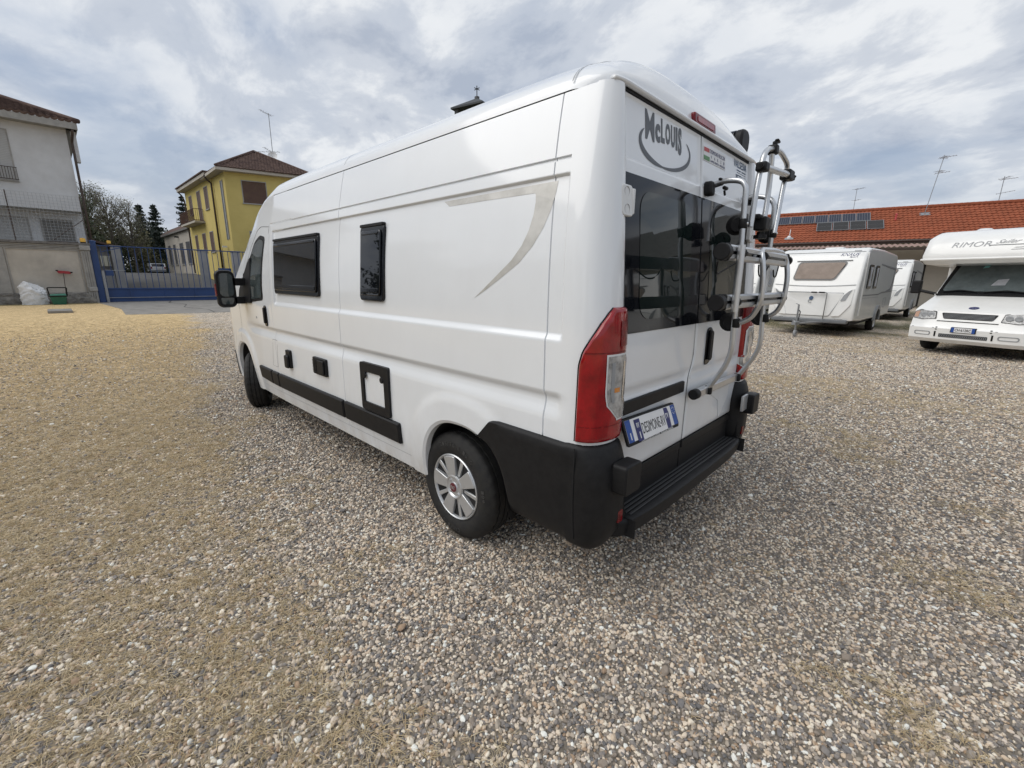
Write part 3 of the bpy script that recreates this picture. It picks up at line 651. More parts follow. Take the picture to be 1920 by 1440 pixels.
# stickers on the right door
m = MB(); m.prism(rpoly([(-.043, 2.278), (-.366, 2.288), (-.366, 2.208), (-.040, 2.206)], .004), smap, .0, .003); stk = m.build('sticker', PLATE, dr)
m = MB(); m.prism([(-.05, 2.274), (-.12, 2.276), (-.12, 2.256), (-.05, 2.254)], smap, .003, .0045); m.build('red_block', REDP, stk)
m = MB(); m.prism([(-.045, 2.233), (-.125, 2.233), (-.125, 2.212), (-.045, 2.211)], smap, .003, .0045); m.build('green_block', GREENP, stk)
m = MB(); text(m, 'DESIMONE·HELICON', lambda a, b, d: smap(a, b, .0032+d), -.13, -.358, 2.256, 2.277, .0005)
for i, ch in enumerate('VARZI'): text(m, ch, lambda a, b, d: smap(a, b, .0032+d), -.145-i*.048, -.157-i*.048, 2.231, 2.247, .0005)
text(m, 'CAMPER VENDITA - NOLEGGIO', lambda a, b, d: smap(a, b, .0032+d), -.135, -.358, 2.213, 2.224, .0005); m.build('sticker_print', NAVY, stk)
m = MB(); text(m, 'VALSESIA', lambda a, b, d: rm(a, b, .0015+d), -.52, -.755, 2.262, 2.303, .0008)
text(m, 'PEZZANA', lambda a, b, d: rm(a, b, .001+d), -.565, -.755, 2.188, 2.222, .0008); text(m, 'camper caravan', lambda a, b, d: rm(a, b, .001+d), -.575, -.745, 2.240, 2.251, .0008)
m.prism([(-.58, 2.232), (-.745, 2.232), (-.745, 2.2345), (-.58, 2.2345)], rm, .0005, .0014); m.build('dealer_lettering', BLUEINK, dr)
# door handle (right door), recess + grip
m = MB(); m.prism(rrect(-.245, -.155, 1.075, 1.305, .04, 6), rm, 0, .007); h = m.build('door_handle', BLACKG, dr, bevel=.004)
m = MB(); m.prism(rrect(-.228, -.182, 1.105, 1.285, .02, 5), rm, .007, .022); m.build('grip', BLACKP, h, bevel=.005)
# hinge plates at the left corner (upper)
for sgn in (1, -1):
  for zc in (1.89,):
    m = MB(); m.prism(rrect(0, .088, zc-.062, zc+.062, .018, 4), lambda a, b, d: (float(xlean(b))-.014-d-.006*abs(a-.04)/.04*0, (.765+a)*sgn, b), -.012, .012); hg = m.build('door_hinge', WHITEP, van, bevel=.005)
    for zz2 in (zc+.034, zc-.034): m = MB(); m.lathe((float(xlean(zz2))-.0265, (.815)*sgn, zz2), (-1, 0, 0), [(.019, .001), (.017, -.008), (.004, -.010), (0, -.010)], 16); m.build('hinge_cap', GREYP, hg, smooth=40)
    m = MB(); m.box(float(xlean(zc))-.03, float(xlean(zc))-.006, min(.755*sgn, .775*sgn), max(.755*sgn, .775*sgn), zc-.05, zc+.05); m.build('hinge_leaf', WHITEP, hg, bevel=.004)
# tail lights
LS = CL[-1]
def tail(sgn):
    zs = [.884, .888, .896]+list(np.linspace(.91, 1.44, 26))+[1.452, 1.458, 1.461]
    def rng_(z):
        si = float(np.interp(z, [.884, .92, 1.0, 1.2, 1.461], [.085, .050, .030, .012, .008]))
        so_ = float(np.interp(z, [.884, 1.22, 1.28, 1.34, 1.40, 1.44, 1.461], [LS-.030, LS-.034, LS-.050, LS-.085, LS-.125, LS-.160, LS-.185]))
        return si, so_
    def patch(zs_, f, off, name, mt, par, nn=16, edge=.010, z0=None, z1=None):
        G = []
        for z in zs_:
            a_, b_ = f(z); row = []
            for k in range(nn+1):
                t = k/nn; t = .5-.5*cos(pi*t) if nn > 6 else t; s_ = a_+(b_-a_)*t
                e = min(s_-a_, b_-s_, (z-zs_[0]), (zs_[-1]-z)); o = off*min(1, max(0, e)/edge)**.5 if edge else off
                row.append(corner_pt(s_, z, (o if edge else off) , sgn))
            G.append(row)
        mb = MB(); mb.grid(G, flip=sgn > 0); return mb.build(name, mt, par, smooth=50)
    base = patch(zs, lambda z: (rng_(z)[0]-.006, rng_(z)[1]+.007), .004, 'light_gasket', BLACKG, van)
    L_ = patch(zs, rng_, .019, 'tail_light', RED, van)
    zc = list(np.linspace(.985, 1.262, 14))
    def fr(z, g=0):
        a_ = float(np.interp(z, [.985, 1.00, 1.05, 1.06, 1.25, 1.262], [.075, .048, .045, .072, .072, .085])); b_ = float(np.interp(z, [.985, 1.05, 1.1, 1.262], [.125, .185, .196, .196]))
        return a_-g, b_+g
    patch([.977]+zc+[1.270], lambda z: fr(z, .008), .0205, 'reversing_bezel', WHITEP, L_, edge=0)
    rl = patch(zc, fr, .0225, 'reversing_lamp', CLEAR, L_, edge=0)
    patch(list(np.linspace(1.01, 1.235, 8)), lambda z: (fr(z)[0]+.018+.03*0, fr(z)[0]+.034), .0240, 'reflector_rib', CHROME, rl, nn=3, edge=0)
    patch(list(np.linspace(1.06, 1.235, 8)), lambda z: (fr(z)[1]-.035, fr(z)[1]-.018), .0240, 'reflector_rib', GREYP, rl, nn=3, edge=0)
    patch(list(np.linspace(1.105, 1.125, 3)), lambda z: (fr(z)[1]-.070, fr(z)[1]-.036), .0238, 'bulb', ORANGE, rl, nn=3, edge=0)
    patch(list(np.linspace(1.30, 1.405, 8)), lambda z: (rng_(z)[0]+.02, min(rng_(z)[1]-.02, .13)), .0215, 'brake_cell', REDD, L_, nn=6, edge=0)
    patch([1.275, 1.279], lambda z: (rng_(z)[0]+.08, rng_(z)[1]-.012), .0210, 'lens_line', REDD, L_, nn=8, edge=0)
    patch([.957, .960], lambda z: (rng_(z)[0]+.03, rng_(z)[1]-.012), .0205, 'lens_line', REDD, L_, nn=8, edge=0)
tail(1); tail(-1)
# rear bumper corners (black plastic)
def bumper(sgn):
    def edge_top(x): return .868 if x < .58 else float(np.interp(x, [.58, .60, .70], [.862, .855, .74]))
    xs = [('c', s) for s in np.linspace(.0, LS, 18)]+[('s', x) for x in (.12, .16, .2, .26, .32, .38, .44, .465, .475, .49, .51, .54, .58, .60, .63, .66, .70)]
    G = []
    for kd, v in xs:
        row = []
        xx = v if kd == 's' else -1
        zt = edge_top(xx) if kd == 's' else .872
        zb = .40 if kd == 's' else float(np.interp(v, [0, .12, LS], [.36, .36, .375]))
        if kd == 's':
            # arch cut-out
            c = (.86, .335, .39, .45); q = 1-abs((v-c[0])/c[2])**2.4
            if q > 0: zb = max(zb, c[1]+c[3]*q**(1/2.4)+.0)
            if v < .47: zb = .375
        for t in (0, .01, .04, .12, .25, .4, .55, .7, .85, .95, .985, 1):
            z = zt+(zb-zt)*t; e = min(t, 1-t); o = .020*min(1, e/.03)**.5
            bul = (.034*sst(.0, .25, t) if kd == 'c' else 0)*sst(LS, LS-.12, v if kd == 'c' else LS)*1.0
            if kd == 'c': row.append(corner_pt(v, z, o+bul-.05*sst(.75, 1, t)*sst(LS, .1, v), sgn))
            else: row.append(side_pt(v, z, o+.004-.02*sst(.8, 1, t), sgn, raw=True))
        G.append(row)
    mb = MB(); mb.grid(G, flip=sgn < 0); mb.grid([[r_[0], (r_[0][0]+.03*(1 if i < 18 else 0), r_[0][1]-.03*sgn, r_[0][2]-.002)] for i, r_ in enumerate(G)], flip=sgn > 0)
    mb.grid([[r_[-1], (r_[-1][0]+(.08 if i < 14 else 0), r_[-1][1]-.10*sgn, r_[-1][2])] for i, r_ in enumerate(G)], flip=sgn < 0)
    b = mb.build('rear_bumper_corner', BLACKP, van, smooth=45)
    # vertical seam
    s_ = MB(); s_.tube([side_pt(.052, z, .0215, sgn, raw=True) for z in np.linspace(.42, .862, 10)], .003, 6); s_.build('bumper_seam', DARK, b)
    # inner return towards the step
    i_ = MB(); i_.hexa([(-.075, .775*sgn, .40), (-.02, .84*sgn, .40), (.06, .84*sgn, .40), (.06, .775*sgn, .40)], [(-.028, .812*sgn, .868), (-.02, .84*sgn, .868), (.06, .84*sgn, .868), (.06, .812*sgn, .868)]); i_.build('bumper_return', BLACKP, b, bevel=.006)
    # buffer block
    k_ = MB(); k_.prism(rrect(.80*1, .935, .655, .795, .018, 3), lambda a, b_, d: (-.065-d, a*sgn, b_), 0, .075); q = k_.build('buffer', BLACKP, b, bevel=.008)
    r_ = MB(); r_.prism(rrect(.835, .875, .485, .545, .006, 2), lambda a, b_, d: (-.066-d, a*sgn, b_), 0, .014); r_.build('reflector', REDD, b)
    if sgn < 0:
        p_ = MB(); p_.box(-.10, -.085, -.80, -.705, .69, .80); p_.build('lock_plate', SILVER, b, bevel=.002)
bumper(1); bumper(-1)
# step
RIBM = mat('pale_step_rib', (.055, .055, .056), .45, noise=(40, .3))  # ribs in a paler grey than the black step
def step_x(y): return -.118+.035*(abs(y)/.85)**4+max(0, abs(y)-.80)*.9
m = MB(); ys_ = np.linspace(-.86, .86, 40)
prof = lambda y: [(.05, .468), (step_x(y)+.04, .472), (step_x(y)+.012, .470), (step_x(y)+.002, .462), (step_x(y), .45), (step_x(y)+.012, .385), (step_x(y)+.03, .375), (.05, .375)]
m.grid([[(px_, y, pz_) for px_, pz_ in prof(y)] for y in ys_], flip=True)
for y in (ys_[0], ys_[-1]): m.add([(px_, y, pz_) for px_, pz_ in prof(y)], [tuple(range(8)) if y < 0 else tuple(range(7, -1, -1))])
stp = m.build('rear_step', BLACKP, van, smooth=40)
for i in range(5):
    m = MB(); x_ = .03-i*.024; m.prism([(-.74, x_-.006), (.74, x_-.006), (.74, x_+.006), (-.74, x_+.006)], lambda a, b, d: (b, a, .4705+d), 0, .006); m.build('tread_rib', RIBM, stp, bevel=.0015)
for sgn in (1, -1):
    m = MB(); m.box(-.121, -.05, min(.78*sgn, .784*sgn), max(.78*sgn, .784*sgn), .38, .4745); m.build('step_joint', DARK, stp)
m = MB(); m.lathe((.02, -.15, .34), (1, 0, 0), [(.012, 0), (.03, .02), (.03, .1)], 12); m.build('tow_eye', BLACKP, van)
# ---------------- side fittings (left side)
sm1 = lambda a, b, d: side_pt(a, b, d, 1)
smr = lambda a, b, d: side_pt(a, b, d, 1, raw=True)
def flat_side(x0, x1, z0, z1):
    """flat plane through the side at the middle of the fitting, following its tilt"""
    za, zb = z0, z1; ya, yb_ = float(ybody(za)), float(ybody(zb)); inr = -.015 if (za > 1.3 and zb < 2.0) else 0
    return lambda a, b, d: (a, ya+(yb_-ya)*(b-za)/(zb-za)+inr+d, b)
def rv_window(x0, x1, z0, z1, r=.035):
    f = flat_side(x0, x1, z0, z1); w = MB(); w.prism(rrect(x0, x1, z0, z1, r, 5), f, -.01, .020); fr = w.build('side_window', BLACKG, van, bevel=.006)
    w = MB(); w.prism(rrect(x0+.028, x1-.028, z0+.035, z1-.035, r*.7, 5), f, .020, .032); p = w.build('window_pane', GLASS, fr, bevel=.008)
    w = MB(); w.prism(rrect(x0+.05, x1-.05, z1-.062, z1-.048, .005, 2), f, .031, .037); w.build('pane_rib', BLACKG, p, bevel=.003); w = MB(); w.prism(rrect(x0+.045, x1-.045, z0+.055, z0+.085, .006, 2), f, .031, .036); w.build('pane_rib', BLACKG, p, bevel=.003)
    w = MB(); w.prism(rrect(x0+.01, x1-.01, z1-.012, z1+.008, .006, 2), f, .0, .028); w.build('hinge_rail', BLACKP, fr, bevel=.003)
    return fr
rv_window(2.605, 3.605, 1.420, 1.905); rv_window(1.615, 1.925, 1.422, 1.908)
# cab door glass with black surround
cw = [(3.885, 1.955), (3.955, 1.70), (3.985, 1.47), (3.97, 1.345), (4.35, 1.315), (4.86, 1.30), (4.80, 1.44), (4.52, 1.76), (4.32, 1.925), (4.10, 1.985)]
for mt, sc_, off, nm in ((BLACKP, 1.0, .003, 'cab_window_frame'), (GLASSC, .90, .0055, 'cab_window')):
    cxm, czm = 4.28, 1.60; P = rpoly([((a-cxm)*sc_+cxm, (b-czm)*sc_+czm) for a, b in cw], .06)
    for sgn in (1, -1):
        w = MB(); vs = [side_pt(cxm, czm, off, sgn)]+[side_pt(a, b, off, sgn) for a, b in P]; K = len(P)
        mid = [side_pt((a+cxm)/2, (b+czm)/2, off, sgn) for a, b in P]
        vs += mid; fs = [(0, K+1+i, K+1+(i+1) % K) for i in range(K)]+[(K+1+i, i+1, (i+1) % K+1, K+1+(i+1) % K) for i in range(K)]
        if sgn > 0: fs = [f[::-1] for f in fs]
        w.add(vs, fs); w.build(nm, mt, van, smooth=True)
w = MB(); w.grid([[side_pt(x, z, .008) for z in np.linspace(1.33, float(np.interp(x, [4.43, 4.49], [1.80, 1.74])), 8)] for x in (4.43, 4.49)], flip=True); w.build('quarter_pillar', BLACKP, van)
# cab door outline and wing seams
w = MB()
def ribbon(mb, pts, wd=.0045, off=.0012):
    V = [Vector(side_pt(a, b, off)) for a, b in pts]; vs = []
    for i, p in enumerate(V):
        d = (V[min(i+1, len(V)-1)]-V[max(i-1, 0)]).normalized(); n = d.cross(Vector((0, 1, 0))).normalized(); vs += [p+n*wd/2, p-n*wd/2]
    mb.add(vs, [(2*i, 2*i+1, 2*i+3, 2*i+2) for i in range(len(V)-1)]); mb.add(vs, [(2*i+2, 2*i+3, 2*i+1, 2*i) for i in range(len(V)-1)])
ribbon(w, [(3.765, z) for z in np.linspace(1.98, 2.04, 3)]+rpoly([(3.80, 2.05), (4.12, 2.07), (4.36, 2.0)], .2)[6:11]+[(4.5, 1.88), (4.7, 1.64), (4.9, 1.42), (5.03, 1.24)])
w.build('door_gap', DARK, van); w = MB(); ribbon(w, [(4.98, z) for z in np.linspace(1.28, .84, 12)])
w.build('door_gap', DARK, van)
w = MB(); ribbon(w, [(3.69, .965), (3.815, .965), (3.885, .69), (3.74, .69), (3.69, .965)], .004); w.build('fuel_flap', DARK, van)
w = MB(); ribbon(w, [(.615, .86), (.86, .865)], .001); 
w = MB(); w.prism(rrect(3.90, 3.975, 1.085, 1.295, .032, 6), smr, -.004, .010); h = w.build('door_handle', BLACKG, van, bevel=.005); w = MB(); w.prism(rrect(3.918, 3.957, 1.115, 1.275, .016, 5), smr, .010, .026); w.build('grip', BLACKP, h, bevel=.006)
w = MB(); w.lathe(side_pt(4.27, 1.155, .0, 1), (0, 1, 0), [(.012, .0), (.012, .004), (0, .004)], 12); w.build('door_lock', GREYP, van)
# side mouldings
for x0, x1 in ((1.475, 2.272), (2.29, 3.70), (3.715, 3.905), (3.92, 4.30)):
    w = MB(); P = rpoly([(x0+.003, .484), (x1-.003, .484+(.012 if x1 > 4 else 0)), (x1-.003+(.03 if x1 > 4.2 else 0), .632), (x0+.003, .632)], .012, 3)
    vs = lambda d, ins: [(lambda a, b: side_pt(a+(ins if a < (x0+x1)/2 else -ins), b+(ins if b < .56 else -ins), d, 1, raw=True))(a, b) for a, b in P]
    A, B, C_ = vs(-.004, 0), vs(.016, .001), vs(.024, .010); K = len(P); w.add(A+B+C_, [(i, (i+1) % K, K+(i+1) % K, K+i) for i in range(K)]+[(K+i, K+(i+1) % K, 2*K+(i+1) % K, 2*K+i) for i in range(K)]+[tuple(range(2*K, 3*K))])
    w.build('side_moulding', BLACKP, van, smooth=30)
w = MB(); w.grid([[side_pt(x, z, .0015 if True else 0, 1, raw=True) for z in (.4215, .4245)] for x in np.linspace(1.27, 4.4, 30)], flip=True); w.build('sill_seam', GREYP, van)
# sockets, vent, cassette hatch
fp = lambda z0, z1: (lambda a, b, d: (a, float(ybody((z0+z1)/2))+d, b))
f = fp(.74, .9); w = MB(); w.prism(rrect(3.325, 3.435, .735, .905, .012, 3), f, -.01, .022); s1 = w.build('socket_cover', BLACKP, van, bevel=.006)
w = MB(); w.prism(rrect(3.335, 3.425, .735, .86, .02, 3), f, .022, .045); w.build('socket_flap', BLACKP, s1, bevel=.012)
f = fp(.775, .92); w = MB(); w.prism(rrect(2.548, 2.80, .775, .920, .010, 3), f, -.01, .022); s1 = w.build('heater_vent', BLACKP, van, bevel=.006)
w = MB(); w.prism(rrect(2.565, 2.69, .79, .905, .01, 3), f, .022, .036); w.build('vent_cap', BLACKP, s1, bevel=.006)
for i in range(9):
    w = MB(); w.box(2.71, 2.785, float(ybody(.85))+.020, float(ybody(.85))+.030, .793+i*.0125, .799+i*.0125); w.build('vent_slat', BLACKP, s1)
f = lambda a, b, d: (a, float(ybody(.8))-.004+d+(b-.8)*.004, b)
w = MB(); o_ = rrect(1.583, 1.968, .640, .990, .022, 4); i_ = rpoly([(1.645, .700), (1.93, .700), (1.93, .875), (1.905, .905), (1.885, .925), (1.69, .925), (1.665, .905), (1.645, .875)], .008, 3)
def frame(mb, o_, i_, f, d0, d1):
    # resample both outlines to the same count by angle
    c = (sum(p[0] for p in o_)/len(o_), sum(p[1] for p in o_)/len(o_)); K = 72
    def cast(P, t):
        dx, dy = cos(t), sin(t); best = None
        for k in range(len(P)):
            (x1, y1), (x2, y2) = P[k], P[(k+1) % len(P)]; ex, ey = x2-x1, y2-y1; dt = dx*ey-dy*ex
            if abs(dt) < 1e-12: continue
            s_ = ((x1-c[0])*ey-(y1-c[1])*ex)/dt; u = ((x1-c[0])*dy-(y1-c[1])*dx)/dt
            if s_ > 0 and -1e-6 <= u <= 1+1e-6 and (best is None or s_ > best): best = s_
        return (c[0]+dx*best, c[1]+dy*best)
    ts = sorted([2*pi*k/K for k in range(K)]+[atan2(p[1]-c[1], p[0]-c[0]) % (2*pi) for p in o_+i_]); O = [cast(o_, t) for t in ts]; I = [cast(i_, t) for t in ts]; K = len(ts)
    vs = [f(a, b, d0) for a, b in O]+[f(a, b, d1) for a, b in O]+[f(a, b, d1) for a, b in I]+[f(a, b, d0) for a, b in I]
    mb.add(vs, [(r_*K+i, r_*K+(i+1) % K, (r_+1)*K+(i+1) % K, (r_+1)*K+i) for r_ in range(3) for i in range(K)])
frame(w, o_, i_, f, -.01, .020); s1 = w.build('service_hatch', BLACKP, van, smooth=35)
w = MB(); w.prism(rpoly([(a, b) for a, b in i_], .003, 2), f, -.004, .006); w.build('hatch_door', PAINT, s1)
for x_ in (1.667, 1.905):
    w = MB(); w.lathe(f(x_, .895, .019), (0, 1, 0), [(.022, 0), (.020, .006), (.006, .007), (0, .007)], 14); w.build('hatch_lock', BLACKP, s1, smooth=40)
# decal
oc = [(1.033, 1.973), (.60, 1.974), (.232, 1.972), (.246, 1.90), (.290, 1.80), (.37, 1.70), (.50, 1.60), (.62, 1.535), (.744, 1.475), (.60, 1.562), (.49, 1.64), (.405, 1.74), (.365, 1.83), (.358, 1.925), (.372, 1.936), (.985, 1.944)]
P = []
K = len(oc)
w = MB(); L1 = [(1.033, 1.973), (.70, 1.973), (.36, 1.973)]; L2 = [(.985, 1.944), (.68, 1.942), (.372, 1.938)]
w.add([side_pt(a, b, .0012) for a, b in L1+L2], [(0, 1, 4, 3), (1, 2, 5, 4)])
ou = [(.36, 1.973), (.232, 1.973), (.240, 1.93), (.262, 1.86), (.300, 1.79), (.36, 1.715), (.44, 1.645), (.54, 1.585), (.65, 1.523), (.744, 1.475)]
inn = [(.372, 1.938), (.366, 1.930), (.362, 1.90), (.368, 1.85), (.390, 1.785), (.43, 1.72), (.492, 1.655), (.575, 1.595), (.665, 1.53), (.744, 1.4745)]
w.add([side_pt(a, b, .0012) for a, b in ou+inn], [(i, i+1, 11+i, 10+i) for i in range(9)]); w.build('side_decal', STRIPE, van, smooth=True)
# mirror
for sgn in (1, -1):
    w = MB(); Y0 = 1.185
    def mp2(a, b, d): return (4.60+d, (Y0+a)*sgn, b)
    oval = rrect(-.088, .088, 1.255, 1.635, .058, 6)
    A = [mp2(a, b, 0) for a, b in oval]; B = [mp2(a*1.08, 1.445+(b-1.445)*1.05, .03) for a, b in oval]; C_ = [mp2(a*.8, 1.445+(b-1.445)*.85, .13) for a, b in oval]; K = len(oval)
    w.add(A+B+C_, [(i, (i+1) % K, K+(i+1) % K, K+i) for i in range(K)]+[(K+i, K+(i+1) % K, 2*K+(i+1) % K, 2*K+i) for i in range(K)]+[tuple(range(2*K, 3*K)), tuple(range(K-1, -1, -1))])
    mr_ = w.build('wing_mirror', BLACKP, van, smooth=50)
    w = MB(); w.prism(rrect(-.066, .066, 1.365, 1.610, .045, 5), mp2, -.006, .002); w.build('mirror_glass', GLASSC, mr_); w = MB(); w.prism(rpoly([(-.064, 1.352), (.066, 1.352), (.055, 1.282), (-.045, 1.282)], .02), mp2, -.006, .002); w.build('wide_angle_glass', GLASSC, mr_)
    w = MB(); w.prism(rrect(.086, .098, 1.37, 1.50, .005), mp2, .01, .06); w.build('indicator', REDD, mr_)
    w = MB(); w.prism(rrect(-.25, -.07, 1.285, 1.36, .01), mp2, .0, .09); w.build('mirror_arm', BLACKP, mr_); w = MB(); w.prism(rrect(-.25, -.07, 1.48, 1.56, .01), mp2, .0, .09); w.build('mirror_arm', BLACKP, mr_); w = MB(); w.prism(rpoly([(-.235, 1.28), (-.185, 1.28), (-.20, 1.60), (-.235, 1.66)], .01), mp2, .0, .10); w.build('arm_pivot', BLACKP, mr_, bevel=.01)
for sgn in (1, -1):
    w = MB(); P = rpoly([(4.38, 1.30), (4.90, 1.28), (4.83, 1.44), (4.55, 1.70), (4.42, 1.78)], .02); K = len(P); w.add([side_pt(a, b, -.01, sgn) for a, b in P]+[side_pt(a, b, .022, sgn) for a, b in P], [tuple(range(K-1, -1, -1)), tuple(range(K, 2*K))]+[(i, (i+1) % K, K+(i+1) % K, K+i) for i in range(K)]); w.build('mirror_base', BLACKP, van, bevel=.006)
# awning on the right roof edge
w = MB(); cs = rrect(-1.06, -.90, 2.43, 2.585, .06, 6)
w.prism(cs, lambda a, b, d: (.24+d, a, b), 0, 3.2); aw = w.build('awning_case', BLACKG, van, smooth=40)
w = MB(); w.prism(cs, lambda a, b, d: (.18+d, a, b), 0, .06); w.build('end_cap', BLACKP, aw, bevel=.015)
w = MB(); w.box(1.6, 2.1, -.3, .3, 2.52, 2.60); w.build('roof_hatch', WHITEP, van, bevel=.02)
# ---------------- wheels
LETR = mat('moulded_rubber_letters', (.05, .05, .05), .6, noise=(20, .2))
def wheel(cx_, cy, steer, sgn, first=[None]):
    if first[0] is None:
        root = bpy.data.objects.new('wheel', None); col.objects.link(root); root['_o'] = (0, 0, 0)
        R_ = .338; n = 90; hw = .105
        prof = [(.205, hw-.012), (.222, hw-.001), (.245, hw+.006), (.272, hw+.008), (.292, hw+.002), (.310, hw-.008), (.322, hw-.016), (.330, hw-.022)]
        tr = [(.336, hw-.030), (R_, hw-.040), (R_, hw-.058), (R_-.009, hw-.060), (R_-.009, hw-.067), (R_, hw-.069), (R_, .004), (R_-.009, .002), (R_-.009, -.005), (R_, -.007)]
        mir = [(r_, -h) for r_, h in reversed(prof)]; trm = [(R_, -hw+.069), (R_-.009, -hw+.067), (R_-.009, -hw+.060), (R_, -hw+.058), (R_, -hw+.040), (.336, -hw+.030)]
        full = prof+tr+trm+mir; w = MB(); vs = []; fs = []
        for pi_, (r_, h) in enumerate(full):
            for k in range(n):
                t = 2*pi*k/n; rr = r_
                if r_ >= .329 and (k % 3 == 0) and abs(h) > .03: rr = r_-.006
                if r_ >= .336 and (k % 5 == 0) and abs(h) <= .03: rr = r_-.003
                vs.append((rr*sin(t), h, rr*cos(t)))
        for i in range(len(full)-1):
            for k in range(n): fs.append((i*n+k, (i+1)*n+k, (i+1)*n+(k+1) % n, i*n+(k+1) % n))
        w.add(vs, fs); ty = w.build('tyre', RUBBER, root, smooth=35)
        for word, a_c in (('215/70 R 15 C', 80), ('CAMPING', 262), ('M+S', 175), ('109', 5)):
            w = MB(); 
            for i, ch in enumerate(word):
                if ch == ' ': continue
                aa = radians(a_c-(i-len(word)/2)*5.2)
                def fm(a, b, d): 
                    er = Vector((cos(aa), 0, sin(aa))); et = Vector((sin(aa), 0, -cos(aa))); p = er*(.262+b)+et*a; return (-p.x if False else p.x, .1125+d, p.z)
                text(w, ch, lambda a, b, d: fm(-a, b, d) if False else fm(a, b, d), -.0085, .0085, 0, .024, .0014)
            w2 = MB(); w2.v = [(-p[0], p[1], p[2]) for p in w.v]; w2.f = w.f; w2.build('sidewall_lettering', LETR, ty)['kind'] = 'stuff'
        w = MB(); w.lathe((0, 0, 0), (0, 1, 0), [(.206, hw-.02), (.208, hw-.004), (.203, hw+.001), (.196, hw-.004), (.192, hw-.016), (.05, hw-.030), (0, hw-.030)], 60)
        rim = w.build('hubcap', SILVER, root, smooth=35)
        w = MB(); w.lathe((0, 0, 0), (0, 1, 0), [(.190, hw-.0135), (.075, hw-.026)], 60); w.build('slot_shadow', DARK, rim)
        def fan(a0, a1, r0_, r1_, h0, h1, nm, mt, b0=None, bev=.004):
            w = MB(); K = 6; P = []
            A0, A1 = (b0 if b0 else (a0, a1))
            for k in range(K+1): t = radians(a0+(a1-a0)*k/K); P.append((r1_*cos(t), r1_*sin(t)))
            for k in range(K+1): t = radians(A1+(A0-A1)*k/K); P.append((r0_*cos(t), r0_*sin(t)))
            w.prism(P, lambda a, b, d: (a, hw-.026+d+(h0-h1)*0+(h1+(h0-h1)*(1-(hypot(a, b)-r0_)/(r1_-r0_)) if d > 0 else 0), b), 0, .001); w.build(nm, mt, rim, bevel=bev)
        for i in range(5):
            c = 90+i*72-14
            fan(c-15.5, c+15.5, .066, .195, .026, .027, 'spoke', SILVER, (c-27, c+27)); fan(c+36-4.5, c+36+3.5, .070, .195, .014, .018, 'slim_spoke', SILVER, (c+36-9, c+36+7))
        w = MB(); w.lathe((0, 0, 0), (0, 1, 0), [(.078, hw-.006), (.074, hw+.004), (.068, hw+.006), (.060, hw+.002), (.056, hw-.003), (.034, hw-.001), (.031, hw+.006), (0, hw+.007)], 40); hb = w.build('hub_cap_centre', SILVER, rim, smooth=35)
        w = MB(); w.lathe((0, 0, 0), (0, 1, 0), [(.029, hw+.0065), (.028, hw+.0095), (0, hw+.0105)], 30); w.build('badge', BADGE, hb if False else rim, smooth=40)
        w = MB(); text(w, 'FIAT', lambda a, b, d: (-a, hw+.0106+d, b), -.019, .019, -.011, .011, .0008, bold=.01); w.build('badge_lettering', SILVER, rim)
        for a_ in (45, 135, 225, 315):
            w = MB(); c = radians(a_); w.lathe((.050*cos(c), hw-.003, .050*sin(c)), (0, 1, 0), [(.009, 0), (.008, .006), (0, .007)], 10); w.build('wheel_bolt', SILVER, rim, smooth=40)
        first[0] = root; root.parent = van
    else:
        root = copy_tree(first[0], van)
    root.location = (cx_-3, cy, .336); root.rotation_euler = (0, radians(37*cx_), steer+(0 if sgn > 0 else pi)); root.rotation_mode = 'XYZ'
    return root
w1_ = wheel(.972, .885, 0, 1); w1_.rotation_euler = (0, 0, 0)
wheel(.972, -.885, 0, -1); wheel(4.985, .875, radians(-24), 1); wheel(4.985, -.875, radians(-24), -1)

# ================================================================== BIKE RACK
rack = thing('bike_rack', 'folded aluminium bicycle rack clamped to the right back door of the campervan', 'bike rack', (-.12, -.4, 1.4))
TR = .0145
def tubeo(P, name='frame_tube', r=TR, rad=.06, par=None, mt=None, n=12):
    w = MB(); w.tube(smooth_path(P, rad, 7), r, n); return w.build(name, mt or ALU, par or rack, smooth=40)
A_ = [(.055, -.135, 2.088), (-.03, -.125, 2.104), (-.135, -.12, 2.085), (-.140, -.12, 1.92), (-.148, -.12, 1.735), (-.158, -.12, 1.42), (-.166, -.12, 1.14), (-.05, -.13, .935)]
tubeo(A_, rad=.09)
B_ = [(.055, -.66, 2.085), (-.03, -.655, 2.095), (-.140, -.65, 2.06), (-.146, -.65, 1.90), (-.150, -.65, 1.53), (-.172, -.65, 1.14), (-.04, -.66, .915)]
tubeo(B_, rad=.09)
